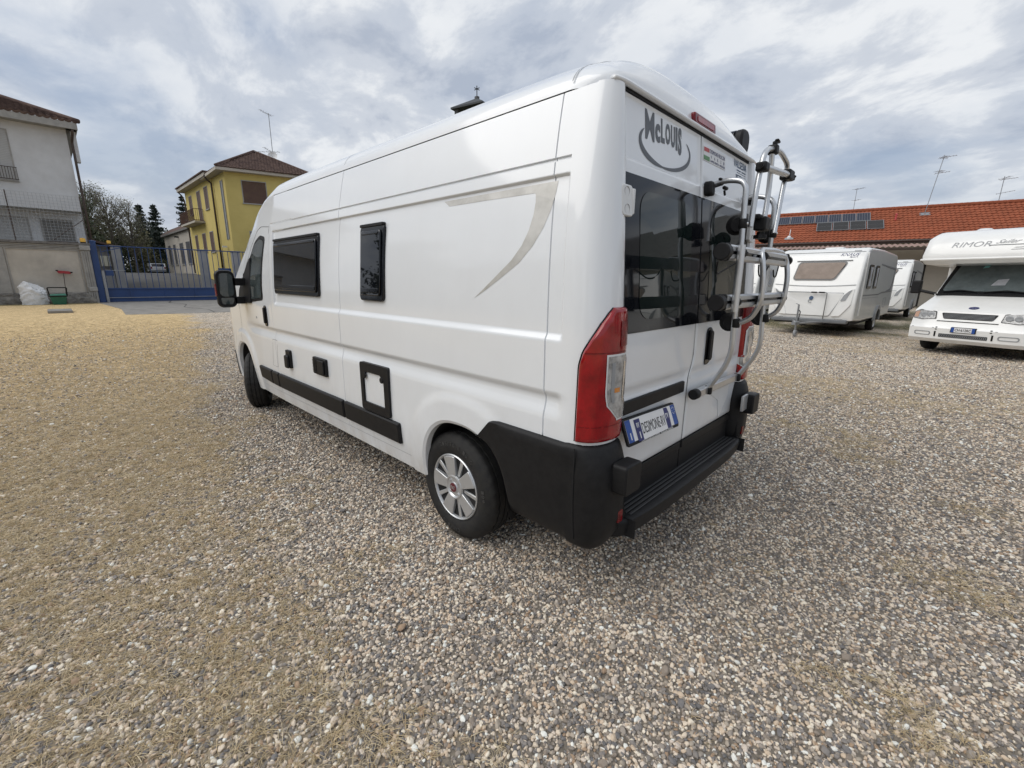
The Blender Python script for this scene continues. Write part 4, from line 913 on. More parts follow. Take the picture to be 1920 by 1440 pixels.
# upper mast: inverted U with centre tube and cross bar
tubeo([(-.16, -.190, 1.86), (-.16, -.215, 2.10), (-.16, -.27, 2.262), (-.16, -.42, 2.292), (-.155, -.57, 2.310), (-.155, -.77, 2.27), (-.155, -.72, 2.14), (-.165, -.63, 1.86)], rad=.10)
tubeo([(-.160, -.40, 2.28), (-.160, -.43, 2.08), (-.165, -.395, 1.90)], rad=.10)
tubeo([(-.175, -.22, 2.165), (-.175, -.73, 2.205)], r=.0175)
def clampo(P, ax, r, h, name='clamp', mt=BLACKP, n=18):
    w = MB(); w.lathe(P, ax, [(0, -h/2), (r*.9, -h/2), (r, -h/2+.004), (r, h/2-.004), (r*.9, h/2), (0, h/2)], n); return w.build(name, mt, rack, smooth=40)
def block(P, sx, sy, sz, name='clamp_block', rz=0):
    w = MB(); c, s_ = cos(rz), sin(rz); w.box(-sx/2, sx/2, -sy/2, sy/2, -sz/2, sz/2, lambda x, y, z: (P[0]+x*c-y*s_, P[1]+x*s_+y*c, P[2]+z)); return w.build(name, BLACKP, rack, bevel=.009)
def knob(P, r=.022, l=.045, ax=(-1, 0, 0), lobes=5):
    w = MB(); A = Vector(ax).normalized(); R = Vector((0, 0, 1)) if abs(A.z) < .9 else Vector((0, 1, 0)); e1 = (R-A*R.dot(A)).normalized(); e2 = A.cross(e1); vs = []; n = 30
    for h, k_ in ((0, .6), (l*.4, .6), (l*.45, 1), (l, 1.05), (l*1.02, .2)):
        for k in range(n): t = 2*pi*k/n; rr = r*k_*(1+.15*cos(lobes*t)); vs.append(Vector(P)+A*h+e1*cos(t)*rr+e2*sin(t)*rr)
    w.add(vs, [(i*n+k, i*n+(k+1) % n, (i+1)*n+(k+1) % n, (i+1)*n+k) for i in range(4) for k in range(n)]); return w.build('knob', BLACKP, rack, smooth=40)
# round pads where the tubes meet the glass
for (x_, y_, z_) in ((-.105, -.125, 1.872), (-.115, -.655, 1.862), (-.13, -.125, 1.345), (-.14, -.655, 1.345)):
    clampo((x_+.012, y_-.045, z_), (0, 1, 0), .053, .022, 'rubber_pad'); clampo((x_-.005, y_-.022, z_), (0, 1, 0), .040, .020, 'rubber_pad'); clampo((x_-.037, y_, z_), (0, 0, 1), .022, .050, 'pad_clamp')
    w = MB(); w.lathe((x_-.058, y_, z_), (-1, 0, 0), [(.008, -.002), (.006, .004), (0, .005)], 10); w.build('bolt', CHROME, rack, smooth=True)
# top hook hardware at the split of the doors
w = MB(); w.prism(rrect(-.085, -.025, 2.02, 2.095, .022, 4), lambda a, b, d: (float(xlean(b))-.002-d, a, b), 0, .045); w.build('hook_pad', BLACKP, rack, bevel=.010)
tubeo([(.02, -.075, 2.068), (-.005, -.14, 2.09)], 'hook_arm', .008, mt=BLACKP); block((.000, -.155, 2.112), .018, .10, .012, 'lever'); block((-.012, -.17, 2.072), .02, .055, .02)
tubeo([(-.01, -.165, 2.06), (-.012, -.175, 2.035)], 'hook_bolt', .006, mt=BLACKP)
block((.02, -.72, 2.075), .05, .07, .045, 'hook_pad')
# mast clamps
block((-.160, -.41, 2.285), .05, .05, .05); knob((-.16, -.43, 2.305), .012, .028, (0, -.2, 1)); block((-.165, -.455, 2.338), .022, .065, .014, 'lever', .1)
block((-.17, -.232, 2.165), .055, .070, .046); tubeo([(-.175, -.20, 2.165), (-.185, -.155, 2.158)], 'lever', .010, mt=BLACKP)
block((-.165, -.735, 2.205), .060, .105, .058); knob((-.175, -.79, 2.205), .018, .03, (0, -1, 0))
block((-.155, -.40, 1.895), .065, .09, .075); knob((-.155, -.40, 1.852), .030, .038, (0, 0, -1)); block((-.135, -.36, 1.93), .05, .06, .03)
# folded platform: two rails and the bent support tubes
def rail(z, y0, y1, x_=-.235):
    w = MB(); P = [(-.019, -.034), (.014, -.034), (.019, -.026), (.019, -.008), (.010, -.006), (.010, .006), (.019, .008), (.019, .026), (.014, .034), (-.019, .034)]
    P = [(-a, b) for a, b in P]; w.prism(P, lambda a, b, d: (x_+a, d, z+b), y0, y1); r_ = w.build('rail', ALU, rack, smooth=30)
    w = MB(); w.box(x_-.0105, x_-.0085, y0, y1, z-.006, z+.006); w.build('rail_slot', BLACKG, r_)
    w = MB(); w.prism(rrect(x_-.024, x_+.022, z-.039, z+.039, .012), lambda a, b, d: (a, y1+d, b), -.004, .012); w.build('rail_end', BLACKP, r_, bevel=.004)
    w = MB(); w.prism(rrect(x_-.024, x_+.022, z-.039, z+.039, .012), lambda a, b, d: (a, y0-d, b), -.004, .012); w.build('rail_end', BLACKP, r_, bevel=.004)
rail(1.700, -.66, .36); rail(1.474, -.68, .33)
for z_ in (1.700, 1.474):
    clampo((-.235, .385, z_), (0, 1, 0), .038, .05, 'wheel_holder'); clampo((-.240, -.70, z_), (0, 1, 0), .028, .04, 'wheel_holder')
    for y_ in (.245, -.10): clampo((-.262, y_-.026, z_), (0, 1, 0), .024, .020, 'tube_clamp'); knob((-.262, y_-.036, z_), .012, .022, (-.5, -1, 0))
tubeo([(-.272, .262, 1.735), (-.274, .262, 1.43)], r=.0175)                        # short upright left
tubeo([(-.19, -.125, 1.348), (-.245, -.12, 1.38), (-.282, -.115, 1.46), (-.278, -.11, 1.60), (-.262, -.108, 1.700), (-.245, -.14, 1.735), (-.238, -.40, 1.745), (-.232, -.60, 1.742), (-.248, -.655, 1.70), (-.268, -.65, 1.60), (-.266, -.645, 1.46), (-.235, -.65, 1.385), (-.18, -.66, 1.350)], rad=.05)
# lower bar on the door
w = MB(); w.prism([(-.018, -.022), (.018, -.022), (.018, .022), (-.018, .022)], lambda a, b, d: (-.045+a, d, .940+b), -.70, .01); lb = w.build('lower_rail', ALU, rack, bevel=.005)
clampo((-.045, .035, .940), (0, 1, 0), .030, .05, 'end_knob')
for y_ in (-.13, -.64): block((-.055, y_, .938), .05, .03, .05, 'foot_clamp')
w = MB(); w.prism(rpoly([(-.30, .92), (-.66, .925), (-.66, .80), (-.52, .66), (-.48, .80), (-.34, .86)], .03), lambda a, b, d: (.0-d, a, b), -.002, .006); w.build('mount_plate', WHITEP, rack)
# cable loops
tubeo([(-.235, -.16, 1.66), (-.235, -.18, 1.60), (-.235, -.26, 1.60), (-.235, -.34, 1.655)], 'strap', .004, .04, mt=BLACKP, n=6)
tubeo([(-.20, -.69, 1.665), (-.21, -.62, 1.60), (-.21, -.57, 1.60), (-.21, -.55, 1.64)], 'strap', .004, .04, mt=BLACKP, n=6)
tubeo([(-.20, .34, 1.66), (-.17, .26, 1.60), (-.16, .16, 1.62), (-.19, .05, 1.665)], 'strap', .004, .04, mt=BLACKP, n=6)
# ================================================================== BACKGROUND, LEFT
PLASTER = mat('white_plaster', (.60, .61, .62), .85, noise=(.9, .16, 8), bump=(25, .3, .01), c2=(.50, .505, .51))
PLAST_Y = mat('yellow_plaster', (.60, .49, .185), .85, spec=.1, noise=(.5, .12, 8), bump=(25, .3, .01), c2=(.52, .42, .15))
PLAST_B = mat('beige_plaster', (.47, .43, .37), .85, noise=(.6, .2, 8), c2=(.38, .35, .30))
WALLC = mat('wall_render', (.50, .465, .41), .9, noise=(.9, .18, 9), c2=(.36, .335, .30), bump=(20, .3, .01))
WALLG = mat('grey_moulding', (.36, .35, .33), .85, noise=(3, .3, 8), c2=(.26, .255, .245))
PLINTH = mat('rough_plinth', (.25, .235, .21), .95, noise=(3.5, .5, 9), c2=(.12, .115, .11), bump=(6, 1, .08))
COPING = mat('weathered_coping', (.20, .19, .18), .9, noise=(6, .4, 8), c2=(.11, .105, .10), bump=(15, .5, .02))
SHUT = mat('grey_shutter', (.42, .42, .41), .6, noise=(2, .1))
SHUTD = mat('dark_grey_shutter', (.17, .165, .155), .65, noise=(2, .15))
SHUTB = mat('brown_shutter', (.085, .038, .032), .6, noise=(3, .25))
BLUEM = mat('blue_enamel', (.016, .055, .18), .45, noise=(1.2, .25, 7), c2=(.012, .042, .14))
BROWNM = mat('brown_metal', (.06, .04, .032), .5, noise=(6, .2)); STEEL = mat('galvanised_steel', (.32, .33, .34), .45, metal=.6, noise=(9, .2))
TILED = mat('brown_roof_tile', (.15, .105, .088), .9, spec=.05, noise=(1.8, .5, 8), c2=(.085, .06, .055), bump=(9, .6, .02))
TILER = mat('red_roof_tile', (.32, .10, .054), .85, spec=.08, noise=(1.1, .35, 9), c2=(.24, .08, .045), bump=(12, .6, .02))
CORR = mat('old_corrugated_sheet', (.36, .24, .20), .85, noise=(2.2, .4, 8), c2=(.24, .17, .15))
def tiles(mb, O, U, V, L, s0, s1, course=.34, wave=.24, h=.045):
    """rows of overlapping tiles: O origin at the eave, U along, V up the slope, s0(t), s1(t) the ends of the row"""
    O, U, V = Vector(O), Vector(U).normalized(), Vector(V).normalized(); Nn = U.cross(V).normalized()
    if Nn.z < 0: Nn = -Nn
    K = int(L/course)
    for c in range(K+1):
        t0, t1 = c*course, min(L, (c+1)*course+.04); a0, a1 = s0(t0), s1(t0)
        if a1-a0 < .1 or t0 >= L: continue
        n = max(4, int((a1-a0)/(wave/4))); rows = []
        for t, lift in ((t0, h), (t0, -.06), (t1, 0)):
            rows.append([O+U*(a0+(a1-a0)*k/n)+V*t+Nn*(lift+h*(.5+.5*cos(2*pi*(a0+(a1-a0)*k/n)/wave))+.006*sin((c*7+k//4)*2.3)) for k in range(n+1)])
        mb.grid([rows[1], rows[0]], flip=True); mb.grid([rows[0], rows[2]], flip=True)
def shutter(parent, fn, a0, a1, b0, b1, mt, framemat=None, name='shutter', slat=.09):
    """recessed opening with slatted shutter: fn(a,b,d)"""
    w = MB(); 
    for x0, x1, y0, y1 in ((a0-.07, a0, b0-.07, b1+.07), (a1, a1+.07, b0-.07, b1+.07), (a0, a1, b1, b1+.07)): w.prism([(x0, y0), (x1, y0), (x1, y1), (x0, y1)], fn, -.02, .035)
    w.prism([(a0-.12, b0-.09), (a1+.12, b0-.09), (a1+.12, b0), (a0-.12, b0)], fn, -.02, .09); fr = w.build('window_frame', framemat or WALLG, parent)
    w = MB(); n = max(3, int((b1-b0)/slat))
    for i in range(n):
        z0 = b0+(b1-b0)*i/n; z1 = b0+(b1-b0)*(i+1)/n-.012
        w.add([fn(a0, z0, .02), fn(a1, z0, .02), fn(a1, z1, .005), fn(a0, z1, .005), fn(a0, z1+.012, -.01), fn(a1, z1+.012, -.01)], [(0, 1, 2, 3), (3, 2, 5, 4)])
    o = w.build(name, mt, fr); o['kind'] = 'stuff'; return fr
# ---- white house behind the wall
H = thing('white_house', 'white plastered two storey house behind the boundary wall at the left edge', 'house', (44, 8, 0))
w = MB(); w.box(39, 52, .3, 17, 5.49, 10.2); w.build('wall', PLASTER, H); w = MB(); w.box(40.2, 52, .3, 17, 0, 5.49); w.build('ground_floor_wall', PLASTER, H)
w = MB(); w.box(38.96, 39, .3, 17, 5.49, 6.42); w.build('parapet_band', PLASTER, H)
w = MB(); w.box(38.3, 39, -.15, 17, 10.15, 10.25); w.box(38.22, 38.34, -.2, 17, 10.12, 10.5); w.box(38.3, 52, -.2, .3, 10.15, 10.45); w.build('eave', WALLG, H)
w = MB(); w.box(39.1, 39.6, -.12, .12, 8.45, 10.15); w.build('eave_bracket', PLASTER, H)
w = MB(); th = math.atan(.42); tiles(w, (38.2, -.3, 10.5), (0, 1, 0), (cos(th), 0, sin(th)), 7, lambda t: max(0, t*cos(th)), lambda t: 18, h=.07, wave=.30, course=.40)
o = w.build('roof_tiles', TILED, H, smooth=40); o['kind'] = 'stuff'
w = MB(); w.tube([(38.2+t, -.3+t, 10.6+t*.42) for t in np.linspace(0, 6.4, 20)], .13, 8); w.build('hip_ridge', TILED, H, smooth=True)
fx = lambda X_: (lambda a, b, d: (X_-d, a, b))
fr = shutter(H, fx(39), 2.85, 4.35, 6.95, 9.6, SHUT); fr2 = shutter(H, fx(39), 8.2, 9.7, 6.95, 9.6, SHUT)
shutter(H, fx(40.2), .82, 2.19, 3.62, 4.96, SHUTD); shutter(H, fx(40.2), 2.80, 4.3, 3.62, 4.96, SHUT)
w = MB()
for i in range(16): w.tube([(38.75, 2.75+i*.11, 6.95), (38.75, 2.75+i*.11, 7.6)], .012, 4)
w.build('balcony_rods', BROWNM, H)['kind'] = 'stuff'
for z_ in (6.97, 7.62): w = MB(); w.tube([(38.75, 2.72, z_), (38.75, 4.5, z_)], .02, 6); w.build('balcony_rail', BROWNM, H)
w = MB(); w.tube(smooth_path([(38.30, .05, 10.15), (38.35, .06, 9.9), (38.85, .13, 9.5), (38.88, .14, 6.2), (38.9, .16, 0.0)], .12), .065, 8); w.build('downpipe', BROWNM, H, smooth=True)
# ---- boundary wall
B = thing('boundary_wall', 'weathered rendered boundary wall with framed panel beside the blue gate', 'wall', (35.9, 4, 0))
w = MB(); w.box(35.86, 36.1, .5, 12, 0, 3.22); w.build('wall_panel', WALLC, B)
w = MB(); pts = []
for i in range(70):
    y_ = .62+i*.165; pts.append([(35.86-.10-.05*random.random()-(.06 if z_ < .3 else 0), y_, z_*(1+.05*random.uniform(-1, 1))) for z_ in (0, .12, .28, .42, .54)]+[(35.86, y_, .60+.05*random.random())])
w.grid(pts, flip=False); w.build('plinth', PLINTH, B)
for a_, b_, z0, z1, xx, nm, mt in ((.45, 12, 3.22, 3.30, 35.80, 'moulding', WALLG), (.45, 12, 3.06, 3.12, 35.80, 'moulding', WALLG), (.45, 12, 3.14, 3.19, 35.77, 'moulding', WALLG), (.42, 12, 3.31, 3.44, 35.70, 'coping', COPING)):
    w = MB(); w.box(xx, 36.15, a_, b_, z0, z1); w.build(nm, mt, B, bevel=.01)
w = MB(); w.box(35.80, 35.86, 3.92, 12, .60, 3.04); w.build('grey_panel', WALLG, B)
for y0 in (.97, 3.84):
    w = MB(); w.box(35.815, 35.86, y0, y0+.05, .62, 3.04); w.build('panel_frame', WALLG, B)
w = MB(); w.box(35.815, 35.86, 1.02, 3.84, 2.98, 3.03); w.build('panel_frame', WALLG, B)
w = MB(); w.box(35.74, 36.2, .5, .90, 0, 3.02); w.build('pilaster', WALLG, B)
for i in range(3): w = MB(); w.box(35.70, 35.74, .55+i*.095, .60+i*.095, .0, 3.0); w.build('flute', WALLG, B)
w = MB(); w.box(35.66, 36.22, .46, .93, 3.03, 3.30); w.build('pilaster_cap', WALLG, B, bevel=.03); w = MB(); w.box(35.66, 36.0, .48, .86, .68, .93); w.build('pilaster_block', WALLG, B, bevel=.03)
YEL = mat('yellow_lamp_plastic', (.75, .42, .03), .3, noise=(20, .15), coat=.5)
def beacon(x, y, z, lab, k=1.0):
    t = thing('beacon_lamp', lab, 'beacon lamp', (x, y, z), group='yellow gate beacons')
    w = MB(); w.lathe((x, y, z), (0, 0, 1), [(.0, 0), (.11*k, 0), (.11*k, .06*k), (0, .06*k)], 14); w.build('lamp_base', BLACKP, t)
    w = MB(); w.lathe((x, y, z+.055*k), (0, 0, 1), [(.11*k, 0), (.115*k, .14*k), (.09*k, .19*k), (0, .20*k)], 14); w.build('lamp_dome', YEL, t, smooth=40)
beacon(35.85, .70, 3.44, 'square yellow beacon lamp on the cap of the boundary wall pilaster', 1.15); beacon(36.25, -.46, 3.46, 'small round yellow beacon lamp on top of the blue gate rail', .9)
F = thing('wire_fence', 'tall dark wire mesh fence on top of the boundary wall', 'fence', (35.9, 4, 3.44))
w = MB()
for i in range(75): y_ = .5+i*.155; w.tube([(35.9, y_, 3.44), (35.9, y_, 5.98)], .007, 3, cap=False)
for i in range(17): z_ = 3.5+i*.155; w.tube([(35.9, .5, z_), (35.9, 12, z_)], .007, 3, cap=False)
w.build('wire_mesh', STEEL, F)['kind'] = 'stuff'
for y_ in (.47, 3.36, 6.4, 9.4): w = MB(); w.tube([(35.95, y_, 3.44), (35.95, y_, 6.02)], .03, 6); w.build('post', BROWNM, F)
w = MB(); w.tube([(35.95, .5, 4.75), (35.95, 1.95, 3.5)], .02, 6); w.build('brace', BROWNM, F); w = MB(); w.tube([(35.92, .9, 3.47), (35.92, 2.15, 3.47)], .03, 6); w.build('bottom_bar', BROWNM, F)
# ---- blue sliding gate
Gt = thing('sliding_gate', 'wide blue steel sliding gate with vertical bars and solid lower panel', 'gate', (36.3, -5, 0))
w = MB(); w.box(36.28, 36.34, -11.5, .1, .10, .82); w.build('lower_panel', BLUEM, Gt)
for z0, z1, xx in ((.78, .86, 36.22), (.02, .12, 36.22)): w = MB(); w.box(xx, 36.38, -11.5, .15, z0, z1); w.build('rail', BLUEM, Gt, bevel=.006)
w = MB(); w.tube([(36.2, .1, .27), (36.2, -11.5, .27)], .022, 8); w.build('guide_bar', STEEL, Gt)
for y_ in (-1.09, -2.83, -4.5, -6.2, -7.9, -9.6): w = MB(); w.box(36.24, 36.28, y_-.04, y_+.04, .12, .78); w.build('stiffener', BLUEM, Gt)
w = MB(); w.box(36.27, 36.33, -11.5, .1, 3.34, 3.40); w.build('top_rail', BLUEM, Gt)
for i in range(36):
    y_ = -.02-i*.32
    w = MB(); w.box(36.285, 36.315, y_-.016, y_+.016, .86, 3.34); w.build('bar', BLUEM, Gt)
w = MB(); w.tube([(36.3, -.05, 1.92), (36.3, -1.0, 1.92)], .025, 6); w.build('lock_rail', STEEL, Gt); w = MB(); w.box(36.22, 36.4, -.42, -.05, 1.60, 1.92); w.build('lock_box', BLUEM, Gt); w = MB(); w.tube([(36.3, 0, 3.0), (36.3, -1.0, 3.3)], .02, 6); w.build('brace', BLUEM, Gt)
w = MB(); w.box(36.36, 36.40, -6.85, -6.05, .86, 2.2); w.build('blue_panel', BLUEM, Gt)
Gp = thing('gate_post', 'thick square blue gate post with domed cap at the wall end', 'gate post', (36.15, .3, 0))
w = MB(); w.box(35.98, 36.35, .16, .48, 0, 3.56); w.build('post_body', BLUEM, Gp, bevel=.02); w = MB(); w.lathe((36.16, .32, 3.56), (0, 0, 1), [(.21, 0), (.19, .06), (0, .10)], 16); w.build('post_cap', BLUEM, Gp, smooth=40); w = MB(); w.box(35.92, 35.98, .02, .14, .0, 1.9); w.build('catch_plate', STEEL, Gp)
PC = mat('pillar_concrete', (.33, .33, .33), .85, noise=(1.5, .2, 7), c2=(.27, .27, .27))
for y0, y1, lab in ((-1.1, -.64, 'pale concrete pillar behind the left end of the blue gate'), (-5.9, -5.35, 'pale concrete pillar behind the middle of the blue gate'), (-8.0, -7.45, 'pale concrete pillar behind the gate bars nearest the campervan mirror')):
    t = thing('concrete_pillar', lab, 'pillar', (38.2, (y0+y1)/2, 0), group='concrete pillars behind the gate'); w = MB(); w.box(38, 38.4, y0, y1, 0, 3.42); w.build('shaft', PC, t, bevel=.02); w = MB(); w.box(37.95, 38.45, y0-.05, y1+.05, 3.42, 3.5); w.build('cap', PC, t, bevel=.01)
t = thing('low_wall', 'low pale masonry wall seen through the gate next to the left pillar', 'wall', (38.3, -.3, 0)); w = MB(); w.box(38.1, 38.4, -.62, .3, 0, 1.85); w.build('masonry', PC, t); w = MB(); w.box(38.05, 38.45, -.62, .3, 1.85, 1.95); w.build('coping', COPING, t)
t = thing('notice_board', 'cream notice board panels seen through the left end of the gate', 'notice board', (38.6, -.3, 0))
for y0, y1 in ((-.22, -.1), (-.42, -.25), (-.56, -.46)): w = MB(); w.box(38.55, 38.58, y0, y1, 2.2, 2.85); w.build('board', mat('cream_board', (.62, .60, .48), .6, noise=(4, .1)), t)
w = MB(); w.box(38.6, 38.65, -.9, .3, 2.0, 3.0); w.build('back_panel', COPING, t)
S = thing('dark_shed', 'low shed with dark sloping roof behind the gate post', 'shed', (45.5, 0, 0))
w = MB(); w.hexa([(44, -.9, 0), (48, -.9, 0), (48, 3, 0), (44, 3, 0)], [(44, -.9, 3.7), (48, -.9, 3.7), (48, 3, 4.8), (44, 3, 4.8)]); w.build('wall', COPING, S); w = MB(); w.hexa([(43.6, -1.5, 3.6), (48.4, -1.5, 3.6), (48.4, 3.3, 5.0), (43.6, 3.3, 5.0)], [(43.6, -1.5, 3.75), (48.4, -1.5, 3.75), (48.4, 3.3, 5.15), (43.6, 3.3, 5.15)]); w.build('roof', TILED, S)
# ---- things at the foot of the wall
BAGM = mat('white_sack', (.72, .73, .74), .5, noise=(3, .12, 6), bump=(8, .5, .03))
bm = MB(); G_ = []
for i in range(26):
    zf = i/25; row = []
    for k in range(44):
        t = 2*pi*k/44; rr = 1-.18*max(0, zf-.75)/.25*2-.04*abs(zf-.4)
        a_ = float(fbm(np.array(k*.37+cos(t)*3), np.array(i*.33+sin(t)*3), 5))-.5; fold = .11*abs(sin(3.3*t+zf*9+a_*7))*(.4+zf)
        row.append((35.15-.36*cos(t)*(rr+a_*.22-fold), 3.17+.55*sin(t)*(rr+a_*.22-fold), (1.12+.10*a_-.20*sin(t)*0)*zf**.85-(.15*cos(t*2+1)*zf*zf)-.26*zf*(max(0, -sin(t)))))
    G_.append(row+[row[0]])
bm.grid(G_); bm.add(G_[-1][:-1], [tuple(range(44))]); sk = bm.build('rubble_sack', BAGM, smooth=50, loc=(35.1, 3.17, 0)); tag(sk, 'crumpled white sack slumped against the foot of the boundary wall', 'sack')
GRN = mat('green_bin_plastic', (.02, .13, .085), .45, noise=(6, .2)); GRNL = mat('green_bin_rim', (.04, .19, .13), .45, noise=(6, .2))
t = thing('salt_spreader', 'green plastic bin with a black carrying handle standing by the wall', 'bin', (34.6, 2.23, 0))
w = MB(); w.hexa([(34.75, 1.97, .0), (34.75, 2.49, .0), (34.35, 2.49, .0), (34.35, 1.97, .0)][::-1], [(34.82, 1.90, .48), (34.82, 2.57, .48), (34.25, 2.57, .48), (34.25, 1.90, .48)][::-1]); w.build('tub', GRN, t, bevel=.03)
w = MB(); w.box(34.22, 34.84, 1.87, 2.60, .44, .50); w.build('rim', BLACKP, t, bevel=.01); w = MB(); w.hexa([(34.24, 1.89, .50), (34.84, 1.89, .50), (34.84, 2.57, .50), (34.24, 2.57, .50)], [(34.3, 1.93, .60), (34.8, 1.93, .60), (34.8, 2.53, .56), (34.3, 2.53, .56)]); w.build('lid', GRNL, t, bevel=.015)
w = MB(); w.tube(smooth_path([(34.4, 2.56, .45), (34.4, 2.60, .93), (34.4, 1.84, .93), (34.4, 1.88, .45)], .06), .028, 8); w.build('handle', BLACKP, t, smooth=True)
w = MB(); text(w, 'SABBIA', lambda a, b, d: (34.262+(.48-b)*.2-d, 2.23-a, b), -.09, .10, .28, .33, .004, bold=.01); text(w, 'SALE', lambda a, b, d: (34.262+(.48-b)*.2-d, 2.23-a, b), -.07, .08, .20, .25, .004, bold=.01); w.build('print', WHITEP, t)
t = thing('broom', 'red headed broom standing upside down against the wall behind the green bin', 'broom', (35.5, 1.8, 0))
w = MB(); w.tube([(35.35, 1.92, 0), (35.62, 1.80, 1.72)], .016, 8); w.build('stick', BROWNM, t)
w = MB(); w.prism(rpoly([(-.33, .17), (-.24, .0), (.24, -.03), (.33, .06), (.20, .12), (-.20, .16)], .03), lambda a, b, d: (35.66-d, 1.76-a, 1.70+b), -.04, .04); w.build('broom_head', mat('red_broom', (.35, .03, .04), .6, noise=(20, .2)), t, bevel=.01)
for a0, a1 in ((-.34, -.24), (.24, .34)): w = MB(); w.box(35.60, 35.72, 1.76-a1, 1.76-a0, 1.72+(.10 if a0 < 0 else 0), 1.82+(.07 if a0 < 0 else -.02)); w.build('bristles', BLACKP, t, bevel=.01)
w = MB(); w.box(26.2, 27.8, 1.95, 2.72, 0, .11); o = w.build('concrete_slab', CONC, None, bevel=.02, loc=(27, 2.3, 0)); tag(o, 'flat grey concrete slab lying in the straw in front of the green bin', 'slab')
# ---- yellow house
YH = thing('yellow_house', 'yellow two storey house with brown shutters and hipped tile roof', 'house', (49, -12, 1))
fd = Vector((43-45, -15.8+9.42, 0)).normalized(); fn_ = Vector((-fd.y*-1, fd.x*-1, 0)); fn_ = Vector((fd.y, -fd.x, 0)); fn_ = fn_ if fn_.x < 0 else -fn_
c0 = Vector((45, -9.42, 0)); c1_ = c0+fd*7.3
w = MB(); top = 10.35; b1 = Vector((49.2, -9.42, 0)); bk = c1_+Vector((7, 0, 0)); w.hexa([tuple(c0), tuple(c1_), tuple(bk), (52, -9.42, 0)], [tuple(v[:2])+(top,) for v in (c0, c1_, bk, (52, -9.42))]); w.build('wall', PLAST_Y, YH)
w = MB(); w.box(49.0, 60.2, -17, -9.36, 0, 10.45); w.build('rear_wall', PLAST_Y, YH)
w = MB(); w.box(48.6, 60.7, -17.5, -8.75, 10.45, 10.75); w.build('flat_eave', PLAST_B, YH); w = MB(); w.box(48.5, 60.8, -17.6, -8.65, 10.76, 10.86); w.build('roof_edge', TILED, YH)
# eave slab and hip roof of the front block
ea = [c0+fn_*.5+Vector((0, .55, 0)), c1_+fn_*.5, bk+Vector((.5, 0, 0)), Vector((50.5, -8.87, 0))]
w = MB(); w.hexa([tuple(v[:2])+(top,) for v in ea], [tuple(v[:2])+(top+.22,) for v in ea]); w.build('eave', PLAST_B, YH)
apx = Vector((48.0, -12.9, 13.05)); zr = top+.25
A0 = Vector((ea[0].x, ea[0].y, zr)); W1 = (ea[1]-ea[0]).length; dl_ = apx-A0; sa = dl_.dot(fd); pd = dl_.dot(-fn_); V_ = (-fn_*pd+Vector((0, 0, dl_.z))).normalized(); Ls = hypot(pd, dl_.z)
w = MB(); tiles(w, A0, fd, V_, Ls, lambda t: sa*t/Ls, lambda t: W1-(W1-sa)*t/Ls, h=.05, course=.36)
O2 = Vector((50.9, -8.87, zr)); W2 = O2.x-A0.x; d2 = apx-O2; s2 = -d2.x; p2 = -d2.y; V2 = Vector((0, -p2, d2.z)).normalized(); L2_ = hypot(p2, d2.z); tiles(w, O2, (-1, 0, 0), V2, L2_, lambda t: s2*t/L2_, lambda t: W2-(W2-s2)*t/L2_, h=.05, course=.36)
w.add([tuple(O2), (O2.x, -17, zr), (ea[1].x, ea[1].y, zr), tuple(apx)], [(0, 1, 3), (1, 2, 3)])
o = w.build('roof_tiles', TILED, YH, smooth=40); o['kind'] = 'stuff'
for q_ in (A0, Vector((ea[1].x, ea[1].y, zr))): w = MB(); w.tube([q_+(apx-q_)*k/8+Vector((0, 0, .08)) for k in range(9)], .10, 8); w.build('hip_ridge', TILED, YH, smooth=True)
ff = lambda a, b, d: tuple((c0+fd*a+fn_*d)[:2])+(b,)
shutter(YH, ff, 1.25, 3.05, 7.95, 9.75, SHUTB); shutter(YH, ff, 1.45, 3.05, 3.6, 5.55, SHUTB); shutter(YH, ff, 4.9, 6.4, 7.95, 9.75, SHUTB)
fl = lambda a, b, d: (a, -9.36+d, b)
for a0, a1, b0, b1_ in ((50.8, 52.0, 7.95, 9.9), (53.7, 55.0, 7.0, 9.85), (57.4, 58.6, 8.0, 9.8), (50.8, 52.0, 4.0, 5.85), (53.8, 55.0, 4.1, 5.85), (57.2, 58.2, 4.2, 5.85)): shutter(YH, fl, a0, a1, b0, b1_, SHUTB)
w = MB(); w.box(45.75, 46.25, -9.44, -9.40, 4.9, 9.75); w.build('stair_window', mat('frosted_glass', (.30, .33, .35), .3, noise=(3, .2)), YH); 
for x_ in (45.68, 46.25): w = MB(); w.box(x_, x_+.07, -9.42, -9.34, 4.85, 9.8); w.build('window_jamb', WALLG, YH)
w = MB(); w.tube(smooth_path([(48.6, -8.75, 10.5), (48.7, -8.9, 10.2), (48.7, -9.25, 9.9), (48.75, -9.27, 2)], .1), .07, 8); w.build('downpipe', BROWNM, YH, smooth=True)
w = MB(); w.tube(smooth_path([(60.3, -8.75, 10.5), (60.3, -9.1, 10.1), (60.3, -9.27, 9.6), (60.3, -9.27, 2)], .1), .07, 8); w.build('downpipe', BROWNM, YH, smooth=True)
w = MB(); w.box(53.2, 59.6, -9.36, -8.5, 6.82, 7.0); bal = w.build('balcony', PLAST_B, YH)
for z_ in (7.06, 8.1): w = MB(); w.tube([(53.2, -9.3, z_), (53.2, -8.5, z_), (59.6, -8.5, z_)], .03, 5); w.build('balcony_rail', SHUTB, bal)
w = MB()
for i in range(40): w.tube([(53.2+i*.164, -8.5, 7), (53.2+i*.164, -8.5, 8.1)], .014, 4)
for i in range(6): w.tube([(53.2, -9.3+i*.16, 7), (53.2, -9.3+i*.16, 8.1)], .014, 4)
w.build('balcony_rods', SHUTB, bal)['kind'] = 'stuff'
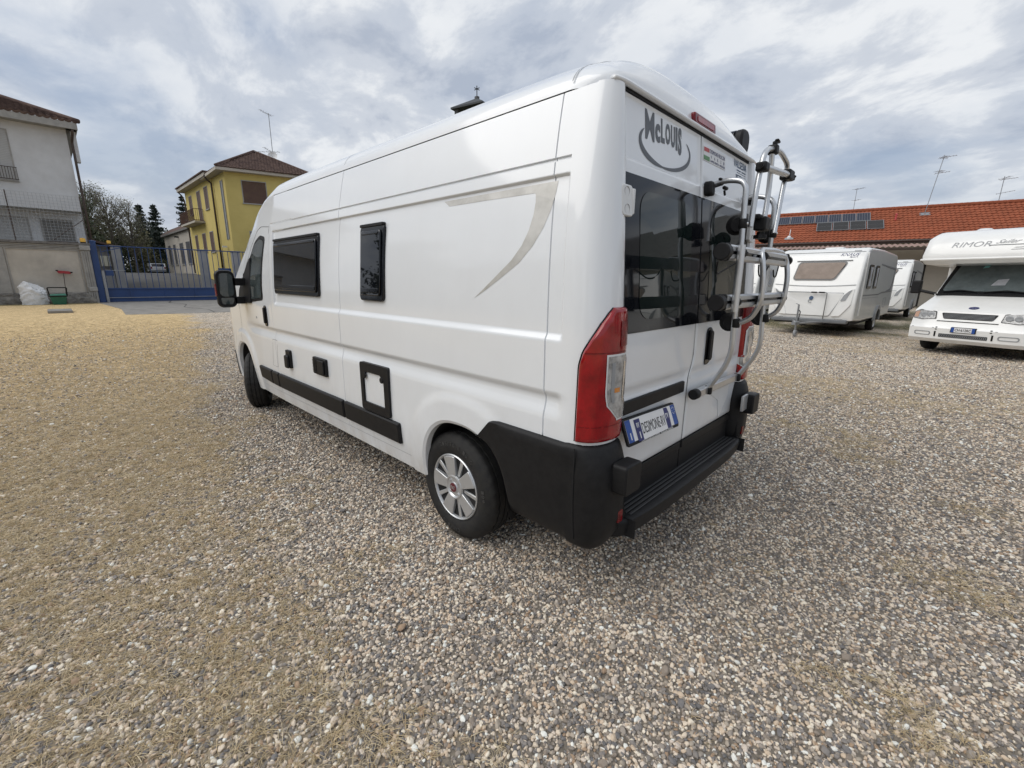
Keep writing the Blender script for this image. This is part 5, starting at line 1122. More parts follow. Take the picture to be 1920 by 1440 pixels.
w = MB(); w.box(46.6, 46.75, -9.36, -9.0, 4.2, 4.35); w.build('wall_camera', WHITEP, YH)
# annex
AN = thing('grey_annex', 'low beige grey annex with narrow barred windows behind the yellow house', 'annex', (68, -12, 1))
w = MB(); w.box(60.3, 76.3, -16, -9.42, 0, 6.75); w.build('wall', PLAST_B, AN); w = MB(); w.box(60.3, 76.6, -16.4, -9.1, 6.75, 6.95); w.build('eave', COPING, AN)
w = MB(); w.hexa([(60.3, -16.4, 6.95), (76.6, -16.4, 6.95), (76.6, -9.1, 6.95), (60.3, -9.1, 6.95)], [(60.3, -14, 7.9), (75.5, -14, 7.9), (75.5, -10.0, 7.7), (60.3, -10.0, 7.7)]); w.build('roof', TILED, AN)
fa = lambda a, b, d: (a, -9.42+d, b)
for a0, a1 in ((61.5, 63.6), (65.2, 67.1), (69.7, 71.0), (72.9, 74.4)): shutter(AN, fa, a0, a1, 3.1, 5.5, mat('grey_window', (.10, .10, .11), .4, noise=(2, .3)), slat=.4)
w = MB(); w.box(67, 67.3, -9.42, -9.0, 6.2, 6.35); w.build('wall_lamp', BLACKP, AN)
# aerials -------------------------------------------------------------
def aerial(name, lab, base, h, arms, dish=None, grp=None, r=.02):
    t = thing(name, lab, 'aerial', base, group=grp); x, y, z = base
    w = MB(); w.tube([(x, y, z), (x, y, z+h)], r, 6); w.build('mast', STEEL, t)
    for az, zz_a, L, n, el in arms:
        d = Vector((cos(az), sin(az), el)).normalized(); p = d.cross(Vector((0, 0, 1))).normalized(); w = MB(); c = Vector((x, y, z+zz_a)); w.tube([c-d*L*.25, c+d*L*.75], r*.6, 4)
        for k in range(n): q = c+d*L*(-.22+k/(n-1)*.95 if n > 1 else .3); w.tube([q-p*.22*(1.2-.5*k/n), q+p*.22*(1.2-.5*k/n)], r*.4, 4)
        w.build('aerial_arm', STEEL, t)
    if dish:
        w = MB(); c = Vector((x-.15, y+.1, z+dish)); A = Vector((-.75, .5, .35)).normalized(); w.lathe(c, A, [(0, -.10), (.2, -.085), (.34, -.03), (.42, .03), (.40, .03), (.33, -.015), (.2, -.07), (0, -.085)], 24); w.build('dish', WHITEP, t, smooth=50)
        w = MB(); w.tube([c+A*-.08, c+A*.30+Vector((0, 0, -.1))], .015, 5); w.build('dish_arm', STEEL, t)
    return t
aerial('roof_aerial', 'tall thin aerial with satellite dish on the yellow house roof', (46.6, -14.1, 11.7), 4.6, [(2.2, 4.5, 1.6, 6, 0), (.8, 1.35, 2.6, 8, 0), (2.4, 1.3, 2.2, 6, 0)], dish=.95, r=.03)
# bell tower ------------------------------------------------------------
TW = thing('bell_tower', 'distant dark bell tower with low pyramid roof and cross rising behind the campervan roof', 'bell tower', (59.7, -49.6, 0))
TC = mat('tower_stone', (.12, .12, .125), .9, noise=(.5, .3, 6)); CC = (58.9, -50.6); rz_ = radians(14)
def rot2(x, y): return (CC[0]+x*cos(rz_)-y*sin(rz_), CC[1]+x*sin(rz_)+y*cos(rz_))
def tbox(w, x0, x1, y0, y1, z0, z1): w.hexa([rot2(a, b)+(z0,) for a, b in ((x0, y0), (x1, y0), (x1, y1), (x0, y1))], [rot2(a, b)+(z1,) for a, b in ((x0, y0), (x1, y0), (x1, y1), (x0, y1))])
w = MB(); tbox(w, -2.6, 2.6, -2.6, 2.6, 0, 24.5); w.build('shaft', TC, TW)
for a_ in (-1, 1):
    for b_ in (-1, 1): w = MB(); tbox(w, a_*2.3-.3, a_*2.3+.3, b_*2.3-.3, b_*2.3+.3, 24.5, 28.2); w.build('corner_pier', TC, TW)
w = MB(); tbox(w, -2.5, -1.1, -.1, .1, 24.5, 28.2); tbox(w, -2.5, -2.2, .4, 2.2, 24.5, 28.2); w.build('screen_wall', TC, TW)
w = MB(); E_ = [rot2(a, b) for a, b in ((-3.05, -3.05), (3.05, -3.05), (3.05, 3.05), (-3.05, 3.05))]; w.add([e+(28.15,) for e in E_]+[e+(28.40,) for e in E_]+[rot2(0, 0)+(30.2,)], [(3, 2, 1, 0)]+[(i, (i+1) % 4, (i+1) % 4+4, i+4) for i in range(4)]+[(4+i, 4+(i+1) % 4, 8) for i in range(4)]); w.build('pyramid_roof', mat('slate', (.05, .055, .06), .7, noise=(2, .3)), TW)
w = MB(); p = rot2(0, 0); w.box(p[0]-.28, p[0]+.28, p[1]-.28, p[1]+.28, 30.05, 30.4); w.build('finial', TC, TW)
w = MB(); w.tube([p+(30.3,), p+(31.95,)], .07, 6); e = Vector((.72, .70, 0))
for dz, s_ in ((0, 1), (.0, -1)): w.tube([tuple(Vector(p+(31.5,))-e*.42+Vector((0, 0, .18*s_))), tuple(Vector(p+(31.5,))+e*.42-Vector((0, 0, .18*s_)))], .06, 6)
w.build('cross', BLACKP, TW)

# ---- vegetation -------------------------------------------------------
def leafmat(name, c1, c2):
    m = bpy.data.materials.new(name); m.use_nodes = True; t = m.node_tree; b = t.nodes['Principled BSDF']; g = N(t, 'ShaderNodeNewGeometry'); n = N(t, 'ShaderNodeTexNoise'); n.inputs['Scale'].default_value = .9; t.links.new(g.outputs['Position'], n.inputs['Vector'])
    r1 = ramp(t, g.outputs['Random Per Island'], [(0, c1), (1, c2)], 'LINEAR'); c = mix(t, ramp(t, n.outputs[0], [(.35, (0, 0, 0)), (.7, (.6,)*3)]), r1, tuple(v*.55 for v in c1)); t.links.new(c, b.inputs['Base Color']); b.inputs['Roughness'].default_value = .7
    return m
LEAF = leafmat('green_leaves', (.045, .065, .022), (.095, .11, .04)); LEAFO = leafmat('olive_leaves', (.11, .11, .055), (.21, .195, .10)); NEED = leafmat('conifer_needles', (.020, .034, .026), (.05, .068, .048)); LEAFY = leafmat('spring_leaves', (.15, .15, .085), (.26, .24, .14))
BARK = mat('bark', (.17, .15, .13), .9, noise=(4, .4)); IVY = leafmat('ivy_leaves', (.045, .06, .028), (.10, .115, .055))
def quads(mb, c, n, r, s, flatz=1.0, rnd=random):
    for _ in range(n):
        while True:
            v = Vector((rnd.uniform(-1, 1), rnd.uniform(-1, 1), rnd.uniform(-1, 1)))
            if v.length < 1: break
        p = Vector(c)+Vector((v.x*r, v.y*r, v.z*r*flatz)); a = Vector((rnd.gauss(0, 1), rnd.gauss(0, 1), rnd.gauss(0, 1))).normalized(); b = a.cross(Vector((rnd.gauss(0, 1), rnd.gauss(0, 1), rnd.gauss(0, 1)))).normalized(); k = s*rnd.uniform(.5, 1.2)
        mb.add([p-a*k, p+b*k*.45, p+a*k, p-b*k*.45], [(0, 1, 2, 3)])
def bare_tree(x, y, z, h, lab, leaf, nleaf, spread=.35, grp=None, lm_=None, ivy=0):
    t = thing('tall_tree', lab, 'tree', (x, y, z), group=grp); w = MB(); lf = MB(); tips = []
    def br(p, d, L, r, k):
        q = p+d*L; w.tube([p, p+d*L*.5+Vector((random.uniform(-.04, .04)*L,)*3), q], [r, r*.8, r*.6], 5, cap=False)
        if k >= 2: tips.append(q); tips.append(p+d*L*.5)
        if k >= 4: return
        for i in range(4 if k < 3 else 3):
            nd = (d+Vector((random.gauss(0, spread), random.gauss(0, spread), random.uniform(0, .35)))).normalized(); br(p+d*L*random.uniform(.55, 1), nd, L*random.uniform(.5, .72), r*.55, k+1)
    br(Vector((x, y, z)), Vector((0, 0, 1)), h*.40, h*.018, 0); w.build('trunk', BARK, t)
    for p in tips: quads(lf, p, nleaf, h*.06, h*.011)
    if ivy:
        for k in range(16): quads(lf, (x+random.gauss(0, .5), y+random.gauss(0, .5), z+h*.05*k), ivy, h*.07, h*.014)
    lf.build('crown', lm_ or leaf, t); return t
def conifer(x, y, z, h, lab, grp):
    t = thing('conifer', lab, 'conifer', (x, y, z), group=grp); w = MB(); w.tube([(x, y, z), (x, y, z+h)], [h*.02, h*.004], 6); w.build('trunk', BARK, t); lf = MB(); n = 26
    for k in range(n):
        f = (k+random.random()*.6)/n; zz_ = z+h*(.06+.93*f); R_ = h*.26*(1-f)**.8*random.uniform(.6, 1.2)+.12
        for j in range(int(13-7*f)):
            a = random.uniform(0, 2*pi); rr = R_*random.uniform(.5, 1.15); tz = random.uniform(-.1, .3)
            for s_ in range(6):
                q = (s_+.6)/6; quads(lf, (x+cos(a)*rr*q, y+sin(a)*rr*q, zz_-.10*rr*q*q+tz*rr*q), 7, .10*rr+.17, .17, .75)
    lf.build('crown', NEED, t); return t
def bush(x, y, z, rx, h, lab, lm_, n=90, grp=None, s=.22):
    t = thing('bush', lab, 'bush', (x, y, z), group=grp); lf = MB()
    for k in range(n):
        a = random.uniform(0, 2*pi); q = random.random()**.5; zz_ = random.random()
        quads(lf, (x+cos(a)*rx*q*.9*(1-.5*zz_**2), y+sin(a)*rx*q*(1-.5*zz_**2), z+h*zz_*(.75+.35*random.random())), 26, rx*.26, s, .8)
    lf.build('foliage', lm_, t); w = MB()
    for k in range(4): w.tube([(x, y, z), (x+random.uniform(-.5, .5)*rx, y+random.uniform(-.5, .5)*rx, z+h*.6)], .06, 5)
    w.build('stem', BARK, t); return t
random.seed(11)
def twig_tree(x, y, z, h, lab, R, lm_, dens=1.0, low=.30):
    """airy crown: many fine limbs with small leaves scattered through the volume"""
    t = thing('tall_tree', lab, 'tree', (x, y, z)); w = MB(); lf = MB(); w.tube([(x, y, z), (x, y, z+h*.45), (x+.1, y, z+h*.93)], [h*.020, h*.013, h*.003], 6)
    for k in range(int(44*dens)):
        f = low+(.96-low)*random.random(); a = random.uniform(0, 2*pi); rr = R*(1-((f-low)/(1-low)-.45)**2*1.9)*random.uniform(.55, 1.1); p0 = Vector((x, y, z+h*f*.86)); p1 = Vector((x+cos(a)*rr, y+sin(a)*rr, z+h*min(.99, f+.10+.10*random.random()))); mid = (p0+p1)/2+Vector((0, 0, -.12*rr))
        w.tube([p0, mid, p1], [h*.0055, h*.0035, h*.0012], 4, cap=False)
        for j in range(7):
            q = p0.lerp(p1, random.uniform(.3, 1)); e = q+Vector((random.gauss(0, .5), random.gauss(0, .5), random.uniform(.1, .9)))*R*.28; w.tube([q, e], [h*.0022, h*.0008], 3, cap=False); quads(lf, e, int(9*dens), R*.24, .085); quads(lf, q, int(4*dens), R*.2, .085)
    w.build('trunk', BARK, t); lf.build('crown', lm_, t); return t
bare_tree(66, -.35, 1.5, 10.2, 'dark ivy clad tree just right of the white house', LEAF, 5, .28, lm_=IVY, ivy=130)
twig_tree(73, -2.1, 1.5, 10.6, 'tall half bare tree with sparse pale leaves nearest the white house', 2.1, LEAFY, 1.0, .25)
twig_tree(75, -3.9, 1.5, 10.1, 'broad half bare tree in the middle of the tree row', 2.3, LEAFY, 1.0, .25)
twig_tree(76, -6.0, 1.5, 9.4, 'small half bare tree directly left of the conifers', 2.0, LEAFY, .9, .28)
conifer(84, -8.2, 1.5, 10.2, 'dark conifer in the middle of the tree row, left of its pointed neighbour', 'conifers behind the annex')
conifer(86, -10.2, 1.5, 10.6, 'dark pointed conifer standing just left of the annex roof', 'conifers behind the annex')
conifer(90, -14.6, 1.5, 12.9, 'dark conifer rising behind the annex beside the balcony', 'conifers behind the annex')
bush(70, -.6, 1.2, 2.8, 7.4, 'dense dark bush behind the shed roof', IVY, 130); bush(78, -3.0, 1.4, 3.4, 7.2, 'dark green bush below the tall bare trees', IVY, 150)
bush(80, -6.0, 1.6, 3.4, 6.0, 'olive green bush behind the white parked car', LEAFO, 150); bush(88, -10.4, 1.6, 3.4, 6.2, 'olive green bush against the end of the annex', LEAFO, 140)
w = MB(); 
for k in range(700): quads(w, (104+random.uniform(-4, 10), random.uniform(-45, 25), 9.5*random.random()**.8), 24, 1.3, .35)
tag(w.build('far_trees', LEAF), 'distant band of trees closing the view behind the gate', 'trees', kind='stuff')
w = MB()
for k in range(26): a_ = random.uniform(0, 6.28); quads(w, (CC[0]-1.0+random.uniform(-1.2, 1.6), CC[1]+.6+random.uniform(-1.6, 1.2), 25.2+random.uniform(0, 2.4)), 30, .5, .16)
w.build('climbing_plant', LEAFO, TW)
# parked white car beyond the gate
PCAR = thing('parked_car', 'small white car parked on the slope beyond the gate', 'car', (77, -8.2, 1.95)); cx0, cyc, cz0 = 76, -8.2, 1.93
w = MB(); P = rpoly([(0, .35), (.05, .95), (.35, 1.38), (1.9, 1.42), (2.6, .98), (3.9, .85), (4.0, .35)], .12, 4); w.prism(P, lambda a, b, d: (cx0+a, cyc+d, cz0+b), -.84, .84); bd = w.build('body', PAINT, PCAR, bevel=.05)
w = MB(); w.prism(rrect(-.66, .66, .98, 1.33, .06), lambda a, b, d: (cx0+.06+(b-.95)*.62-d, cyc+a, cz0+b), -.01, .02); w.build('rear_window', GLASS, PCAR)
w = MB(); w.box(cx0-.03, cx0+.05, cyc-.8, cyc+.8, cz0+.30, cz0+.52); w.build('bumper', GREYP, PCAR)
for s_ in (-1, 1):
    w = MB(); w.box(cx0-.02, cx0+.06, cyc+s_*.66, cyc+s_*.80, cz0+.68, cz0+.95); w.build('tail_light', RED, PCAR)
    for a_ in (.75, 3.2): w = MB(); w.lathe((cx0+a_, cyc+s_*.72, cz0+.31), (0, s_, 0), [(.31, -.1), (.31, .1), (.2, .12), (0, .12)], 18); w.build('wheel', RUBBER, PCAR)
w = MB(); w.box(cx0-.035, cx0-.02, cyc-.26, cyc+.26, cz0+.60, cz0+.72); w.build('number_plate', PLATE, PCAR)
# ================================================================== BACKGROUND, RIGHT
RB = thing('red_roof_building', 'long low building with orange red tiled roof behind the caravans', 'building', (5.9, -39.3, 0))
RO = Vector((5.93, -39.31, 4.6)); RU = Vector((cos(radians(-168.5)), sin(radians(-168.5)), 0)); RN = Vector((-RU.y, RU.x, 0)); RN = RN if RN.dot(Vector((2.65+.99, -44.15-2.5, 0))) > 0 else -RN
RV = (RN*4.097+Vector((0, 0, 2.6))).normalized(); RL = 4.853; RW_ = RU.cross(RV); RW_ = RW_ if RW_.z > 0 else -RW_
def rp(s_, t_, d=0): return tuple(RO+RU*s_+RV*t_+RW_*d)
def rg(s_, o_, z): p = RO+RU*s_+RN*o_; return (p.x, p.y, z)
w = MB(); tiles(w, rp(0, 0), RU, RV, RL, lambda t: -14, lambda t: 24, course=.36, wave=.26, h=.05); o = w.build('roof_tiles', TILER, RB, smooth=40); o['kind'] = 'stuff'
w = MB(); w.hexa([rg(-14, 4.0, 7.1), rg(24, 4.0, 7.1), rg(24, 8.3, 4.5), rg(-14, 8.3, 4.5)], [rg(-14, 4.1, 7.2), rg(24, 4.1, 7.2), rg(24, 8.3, 4.6), rg(-14, 8.3, 4.6)]); w.build('rear_slope', TILER, RB)
w = MB(); n_ = 120
for k in range(n_): a_, b_ = -14+38*k/n_, -14+38*(k+1)/n_; w.tube([rp(a_, RL-.02, .07), rp(b_+.03, RL-.02, .085)], .12, 6, cap=True)
w.build('ridge_tiles', TILER, RB, smooth=40)['kind'] = 'stuff'
w = MB(); w.hexa([rg(-13.6, .45, 0), rg(23.6, .45, 0), rg(23.6, 8, 0), rg(-13.6, 8, 0)], [rg(-13.6, .45, 4.5), rg(23.6, .45, 4.5), rg(23.6, 8, 4.5), rg(-13.6, 8, 4.5)]); w.build('wall', PLAST_B, RB)
w = MB(); w.tube([rg(-14, -.08, 4.55), rg(24, -.08, 4.55)], .08, 8); w.build('gutter', BROWNM, RB)
w = MB(); w.hexa([rg(-14, -.05, 4.40), rg(24, -.05, 4.40), rg(24, .5, 4.40), rg(-14, .5, 4.40)], [rg(-14, -.05, 4.52), rg(24, -.05, 4.52), rg(24, .5, 4.6), rg(-14, .5, 4.6)]); w.build('eave_board', BROWNM, RB)
for s0 in (-9, -3, 2.5, 7.5, 12.5):
    w = MB(); w.prism([(s0, 0), (s0+3.2, 0), (s0+3.2, 3.1), (s0, 3.1)], lambda a, b, d: rg(a, .45-d, b), -.2, .02); w.build('garage_opening', mat('dark_doorway', (.03, .028, .026), .8, noise=(1, .3)), RB)
# corrugated lean-to in front
LT = thing('lean_to', 'lean-to shelter with pinkish corrugated roof in front of the red roofed building', 'shelter', (2.3, -37.2, 0))
w = MB(); g_ = []
for k in range(340):
    s_ = -6+22*k/340; h_ = .045*sin(2*pi*s_/.30); g_.append([rg(s_, o_, 4.33-.13*abs(o_)+h_) for o_ in (-.1, -1.2, -2.6)])
w.grid(g_); w.build('corrugated_roof', CORR, LT, smooth=True)
w = MB(); w.tube([rg(-6, -2.5, 3.85), rg(16, -2.5, 3.85)], .07, 6); w.build('beam', BROWNM, LT)
for s_ in (-6, -.5, 5, 10.5, 16): w = MB(); w.tube([rg(s_, -2.5, 0), rg(s_, -2.5, 3.85)], .07, 6); w.build('post', BROWNM, LT)
# solar panels
CELL = mat('solar_cells', (.012, .016, .035), .35, spec=.3, noise=(5, .2))
m_ = mat('solar_cells_black', (.022, .020, .018), .4, spec=.3, noise=(5, .2))
def panel(s0, s1, t0, t1, lab, cell, grp, rows, cols):
    t = thing('solar_panel', lab, 'solar panel', rp((s0+s1)/2, (t0+t1)/2, .12), group=grp)
    f = lambda a, b, d: rp(a, b, .11+d); w = MB(); w.prism([(s0+.012, t0), (s1-.012, t0), (s1-.012, t1), (s0+.012, t1)], f, 0, .045); w.build('panel_frame', STEEL, t)
    for i in range(cols):
        for j in range(rows):
            a0 = s0+.04+(s1-s0-.08)*i/cols; a1 = s0+.04+(s1-s0-.08)*(i+1)/cols; b0 = t0+.03+(t1-t0-.06)*j/rows; b1_ = t0+.03+(t1-t0-.06)*(j+1)/rows
            w = MB(); w.prism([(a0+.008, b0+.012), (a1-.008, b0+.012), (a1-.008, b1_-.012), (a0+.008, b1_-.012)], f, .045, .050); w.build('cell_strip', cell, t)
edges = [-5.6, -4.72, -3.87, -3.01, -2.16, -1.30, -.40, .48, 1.39, 2.30]
for i in range(9): panel(edges[i]+.01, edges[i+1]-.01, 2.93, 4.22, ['blue black solar panel at the left end of the upper row behind the bike rack', 'blue black solar panel in the upper row right beside the bike rack tube', 'second clear solar panel of the upper row counted from the bike rack', 'third clear solar panel of the upper row counted from the bike rack', 'upper row solar panel just left of where the lower row starts', 'upper row solar panel above the left end of the lower row', 'upper row solar panel third from the right end', 'upper row solar panel second from the right end', 'upper row solar panel at the right end under the thin aerial'][i], CELL, 'solar panels on the red roof', 1, 5)
for i, (a0, a1) in enumerate(((-1.12, -.10), (-.06, .96), (1.0, 2.02), (2.06, 3.08))): panel(a0, a1, 1.58, 2.90, ['browner solar panel at the left end of the lower row of four', 'second browner solar panel from the left in the lower row of four', 'third browner solar panel from the left in the lower row of four', 'browner solar panel at the right end of the lower row of four'][i], m_, 'solar panels on the red roof', 2, 1)
panel(-5.1, -4.1, 1.5, 2.5, 'single low solar panel showing between the bike rack tubes', m_, 'solar panels on the red roof', 2, 1)
b_ = rp(-2.85, .75, .05); t = thing('roof_vent', 'small round white vent with thin pipe on the lower red roof', 'roof vent', b_)
w = MB(); w.lathe(b_, RW_, [(.16, 0), (.14, .10), (.08, .18), (0, .19)], 14); w.build('vent_cowl', WHITEP, t, smooth=True); w = MB(); w.tube([b_, tuple(Vector(b_)+Vector((.0, 0, .05))+RV*1.3)], .025, 5); w.build('vent_pipe', WHITEP, t)
w = MB(); w.prism(rrect(-3.15, -2.55, .50, .82, .03), lambda a, b, d: rp(a, b, .05+d), 0, .03); w.build('flashing', GREYP, t)
b_ = rp(3.76, 2.95, .02); t = thing('flue_pipe', 'short rusty red flue pipe sticking out of the red roof', 'pipe', b_); w = MB(); w.tube([b_, (b_[0], b_[1], b_[2]+.42)], .06, 8); w.build('pipe', REDP, t); w = MB(); w.tube([(b_[0], b_[1], b_[2]+.42), (b_[0], b_[1], b_[2]+.50)], [.10, .03], 8); w.build('cowl', REDP, t)
aerial('roof_aerial', 'thin single armed aerial above the solar panels on the red roof', rp(1.2, RL), 1.75, [(2.6, 1.68, .8, 5, 0), (2.6, .85, .5, 3, 0)], r=.018)
aerial('roof_aerial', 'tall leaning aerial with two clusters of arms on the red roof', rp(5.44, 3.73), 4.0, [(3.0, 3.85, .9, 6, .1), (1.9, 3.8, .6, 5, .1), (3.3, 2.8, .8, 5, .2), (2.0, 2.9, .6, 4, 0)], r=.022)
w = MB(); q_ = rp(5.44, 3.73); w.prism(rrect(5.15, 5.75, 3.45, 3.85, .03), lambda a, b, d: rp(a, b, .05+d), 0, .03); o = w.build('roof_flashing', STEEL, None); tag(o, 'grey metal flashing at the foot of the tall leaning aerial', 'flashing')
aerial('roof_aerial', 'aerial with two forward arms at the right edge of the picture', rp(9.42, RL), 1.75, [(2.8, 1.55, .9, 6, 0), (2.2, 1.62, .6, 4, .1), (3.1, .65, .9, 5, .15)], r=.02)
for o in bpy.data.objects:
    if o.get('label', '').startswith('tall leaning'): o.rotation_euler = (radians(2), radians(-6), 0)
# ---- caravans ---------------------------------------------------------
AWIN = mat('brown_blind_window', (.21, .165, .135), .45, spec=.3, noise=(4, .35, 6), c2=(.30, .24, .20)); CURT = mat('net_curtain', (.42, .43, .46), .7, noise=(20, .2)); ACR = mat('dark_acrylic', (.03, .03, .032), .1, coat=.5, noise=(5, .2))
SEAMG = mat('grey_trim', (.30, .31, .32), .5, noise=(6, .2)); DGREY = mat('dark_grey_stripe', (.16, .17, .18), .5, noise=(6, .2)); LGREY = mat('light_grey_stripe', (.36, .37, .38), .5, noise=(6, .2))
def caravan(loc, rz, lab):
    T = thing('caravan', lab, 'caravan', loc, rz, 'white touring caravans', local=True); Wd, L = 1.125, 6.1
    prof = [(-.02, .50), (.02, .62), (.02, 1.0), (-.02, 1.30), (-.10, 1.56), (-.30, 2.10), (-.46, 2.40), (-.62, 2.54), (-.9, 2.60), (-3, 2.64), (-L+.4, 2.60), (-L+.12, 2.48), (-L, 2.2), (-L, 1.0), (-L+.1, .46), (-4.75, .44), (-3.55, .44), (-1.0, .44)]
    w = MB(); xs = [-Wd, -Wd+.006, -Wd+.025, -Wd+.07, -.4, 0, .4, Wd-.07, Wd-.025, Wd-.006, Wd]; ins = [.05, .025, .010, 0, 0, 0, 0, 0, .010, .025, .05]
    c = (-L/2, 1.5); G = [[(x, c[0]+(a-c[0])*(1-i_/2.5), c[1]+(b-c[1])*(1-i_/1.1)) for a, b in prof+[prof[0]]] for x, i_ in zip(xs, ins)]
    w.grid(G); w.add(G[0][:-1], [tuple(range(len(prof)))]); w.add(G[-1][:-1], [tuple(range(len(prof)-1, -1, -1))]); w.build('body', PAINT2, T, smooth=40)
    for s_ in (-1, 1):
        sp = [(c[0]+(a-c[0])*.965, c[1]+(b-c[1])*.93) for a, b in prof]; w = MB(); w.prism(rpoly(sp, .05, 3), lambda a, b, d: (s_*(Wd+d), a, b), -.02, .006); sw = w.build('side_wall', SIDESHADE, T)
        for y0, y1 in ((-1.55, -1.0), (-2.5, -2.0)):
            w = MB(); w.prism(rpoly([(y0, 1.42), (y1, 1.42), (y1, 2.12), (y0, 2.12)], .05), lambda a, b, d: (s_*(Wd+d), a, b), .0, .035); wn = w.build('side_window', ACR, sw)
            w = MB(); cc_ = (y0+y1)/2; hw_ = (y1-y0)/2-.09; w.prism([(cc_-hw_, 1.49), (cc_+hw_, 1.49), (cc_+hw_*.45, 1.78), (cc_+hw_, 2.05), (cc_-hw_, 2.05), (cc_-hw_*.45, 1.78)], lambda a, b, d: (s_*(Wd+d), a, b), .035, .038); w.build('curtain', CURT, wn)
        w = MB(); w.prism([(-.6, 1.20), (-3.2, 1.20), (-3.8, 1.25), (-L+.35, 1.28), (-L+.3, 1.33), (-3.8, 1.30), (-3.2, 1.24), (-.6, 1.235)], lambda a, b, d: (s_*(Wd+d), a, b), .004, .009); w.build('stripe', DGREY, sw)
        w = MB(); w.prism([(-.62, 1.12), (-3.3, 1.12), (-3.3, 1.15), (-.6, 1.15)], lambda a, b, d: (s_*(Wd+d), a, b), .004, .009); w.build('stripe', LGREY, sw)
        w = MB(); w.prism([(-4.6, 1.28), (-5.5, 1.34), (-5.75, 1.6), (-5.82, 2.1), (-5.70, 2.1), (-5.6, 1.62), (-5.35, 1.42), (-4.6, 1.33)], lambda a, b, d: (s_*(Wd+d), a, b), .006, .012); w.build('stripe', DGREY, sw)
        w = MB(); w.prism([(-2.9, 2.16), (-5.8, 2.05), (-5.8, 2.13), (-2.9, 2.20)], lambda a, b, d: (s_*(Wd+d), a, b), .006, .012); w.build('stripe', DGREY, sw)
        w = MB(); frame(w, rrect(-4.9, -4.45, .75, 1.1, .03), rrect(-4.87, -4.48, .78, 1.07, .02), lambda a, b, d: (s_*(Wd+d), a, b), .0, .012); w.build('service_hatch', SEAMG, sw)
        w = MB(); K = 20; P = [(-3.62+.47*cos(pi*k/K), .36+.50*sin(pi*k/K)) for k in range(K+1)]+[(-3.62+.38*cos(pi-pi*k/K), .36+.38*sin(pi-pi*k/K)) for k in range(K+1)]; w.prism(P, lambda a, b, d: (s_*(Wd+d), a, b), -.02, .05); w.build('wheel_arch', SEAMG, sw)
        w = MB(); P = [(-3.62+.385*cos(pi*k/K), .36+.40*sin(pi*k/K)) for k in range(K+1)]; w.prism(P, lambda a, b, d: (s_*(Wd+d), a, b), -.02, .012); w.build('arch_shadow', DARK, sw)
        w = MB(); w.lathe((s_*(Wd-.12), -3.62, .32), (s_, 0, 0), [(.10, -.09), (.30, -.09), (.32, -.05), (.32, .06), (.30, .10), (.21, .10), (.20, .075), (.05, .06), (0, .07)], 28); wh = w.build('wheel', RUBBER, T, smooth=35)
        w = MB(); w.lathe((s_*(Wd-.12), -3.62, .32), (s_, 0, 0), [(.205, .102), (.19, .085), (.16, .08), (.06, .095), (0, .097)], 28); w.build('wheel_trim', SILVER, wh, smooth=35)
        w = MB(); w.box(s_*Wd-.02 if s_ > 0 else s_*Wd-.03, s_*Wd+.03 if s_ > 0 else s_*Wd+.02, -.62, -.52, .62, 2.45); w.build('corner_strip', PAINT2, T, bevel=.01)
    # front details: f maps (a across, b height) onto the front profile
    py = [p[1] for p in prof[:9]]; pz = [p[0] for p in prof[:9]]
    def ff(a, b, d): return (-a, float(np.interp(b, py, pz))+d, b)   # a to the right as seen from the front
    w = MB(); P = rpoly([(-.60, 1.66), (.50, 1.66), (.74, 2.20), (-.52, 2.20)], .10, 5); w.prism(P, ff, -.01, .03); fw_ = w.build('front_window', ACR, T)
    w = MB(); w.prism([((a-.03)*.94+.03, 1.93+(b-1.93)*.88) for a, b in P], ff, .03, .040); w.build('window_pane', AWIN, fw_)
    w = MB(); w.box(-.82, .60, ff(0, 2.23, 0)[1]-.01, ff(0, 2.23, 0)[1]+.035, 2.22, 2.24); w.build('window_rail', SEAMG, fw_)
    def strip(P, nm, mt, d0=.004, d1=.012): w = MB(); w.prism(P, ff, d0, d1); return w.build(nm, mt, T)
    for i in range(6):   # curved joint between upper and lower front
        x0, x1 = -1.05+.35*i, -1.05+.35*(i+1); g = lambda x: 1.52-.05*(1-(x/1.05)**2); strip([(x0, g(x0)), (x1, g(x1)), (x1, g(x1)+.02), (x0, g(x0)+.02)], 'front_joint', SEAMG)
    strip([(-1.06, 2.47), (1.06, 2.47), (1.06, 2.485), (-1.06, 2.485)], 'roof_joint', SEAMG)
    lk = strip(rpoly([(-.72, .62), (.52, .62), (.80, 1.28), (-.85, 1.28)], .06), 'gas_locker_lid', PAINT2, .0, .018)
    w = MB()
    P = rpoly([(-.74, .60), (.54, .60), (.83, 1.30), (-.87, 1.30)], .06); Pi = [((a+.0)*.985, .95+(b-.95)*.975) for a, b in P]; frame(w, P, Pi, ff, .0, .008); w.build('locker_joint', SEAMG, T)
    for s_ in (-1, 1):
        w = MB(); w.prism(rpoly([(s_*.58, .60), (s_*.80, .62), (s_*1.02, .95), (s_*1.05, 1.44), (s_*.90, 1.36), (s_*.78, 1.22)], .05) if s_ > 0 else rpoly([(s_*.58, .60), (s_*.80, .62), (s_*1.02, .95), (s_*1.05, 1.44), (s_*.90, 1.36), (s_*.78, 1.22)][::-1], .05), ff, -.01, .035); bp_ = w.build('corner_panel', PAINT2, T, bevel=.02)
        w = MB(); P = [(s_*.76, 1.06), (s_*.88, 1.08), (s_*1.0, 1.40), (s_*.92, 1.34), (s_*.82, 1.22)]; w.prism(rpoly(P if s_ > 0 else P[::-1], .02), ff, .035, .042); w.build('grab_handle', SEAMG, bp_)
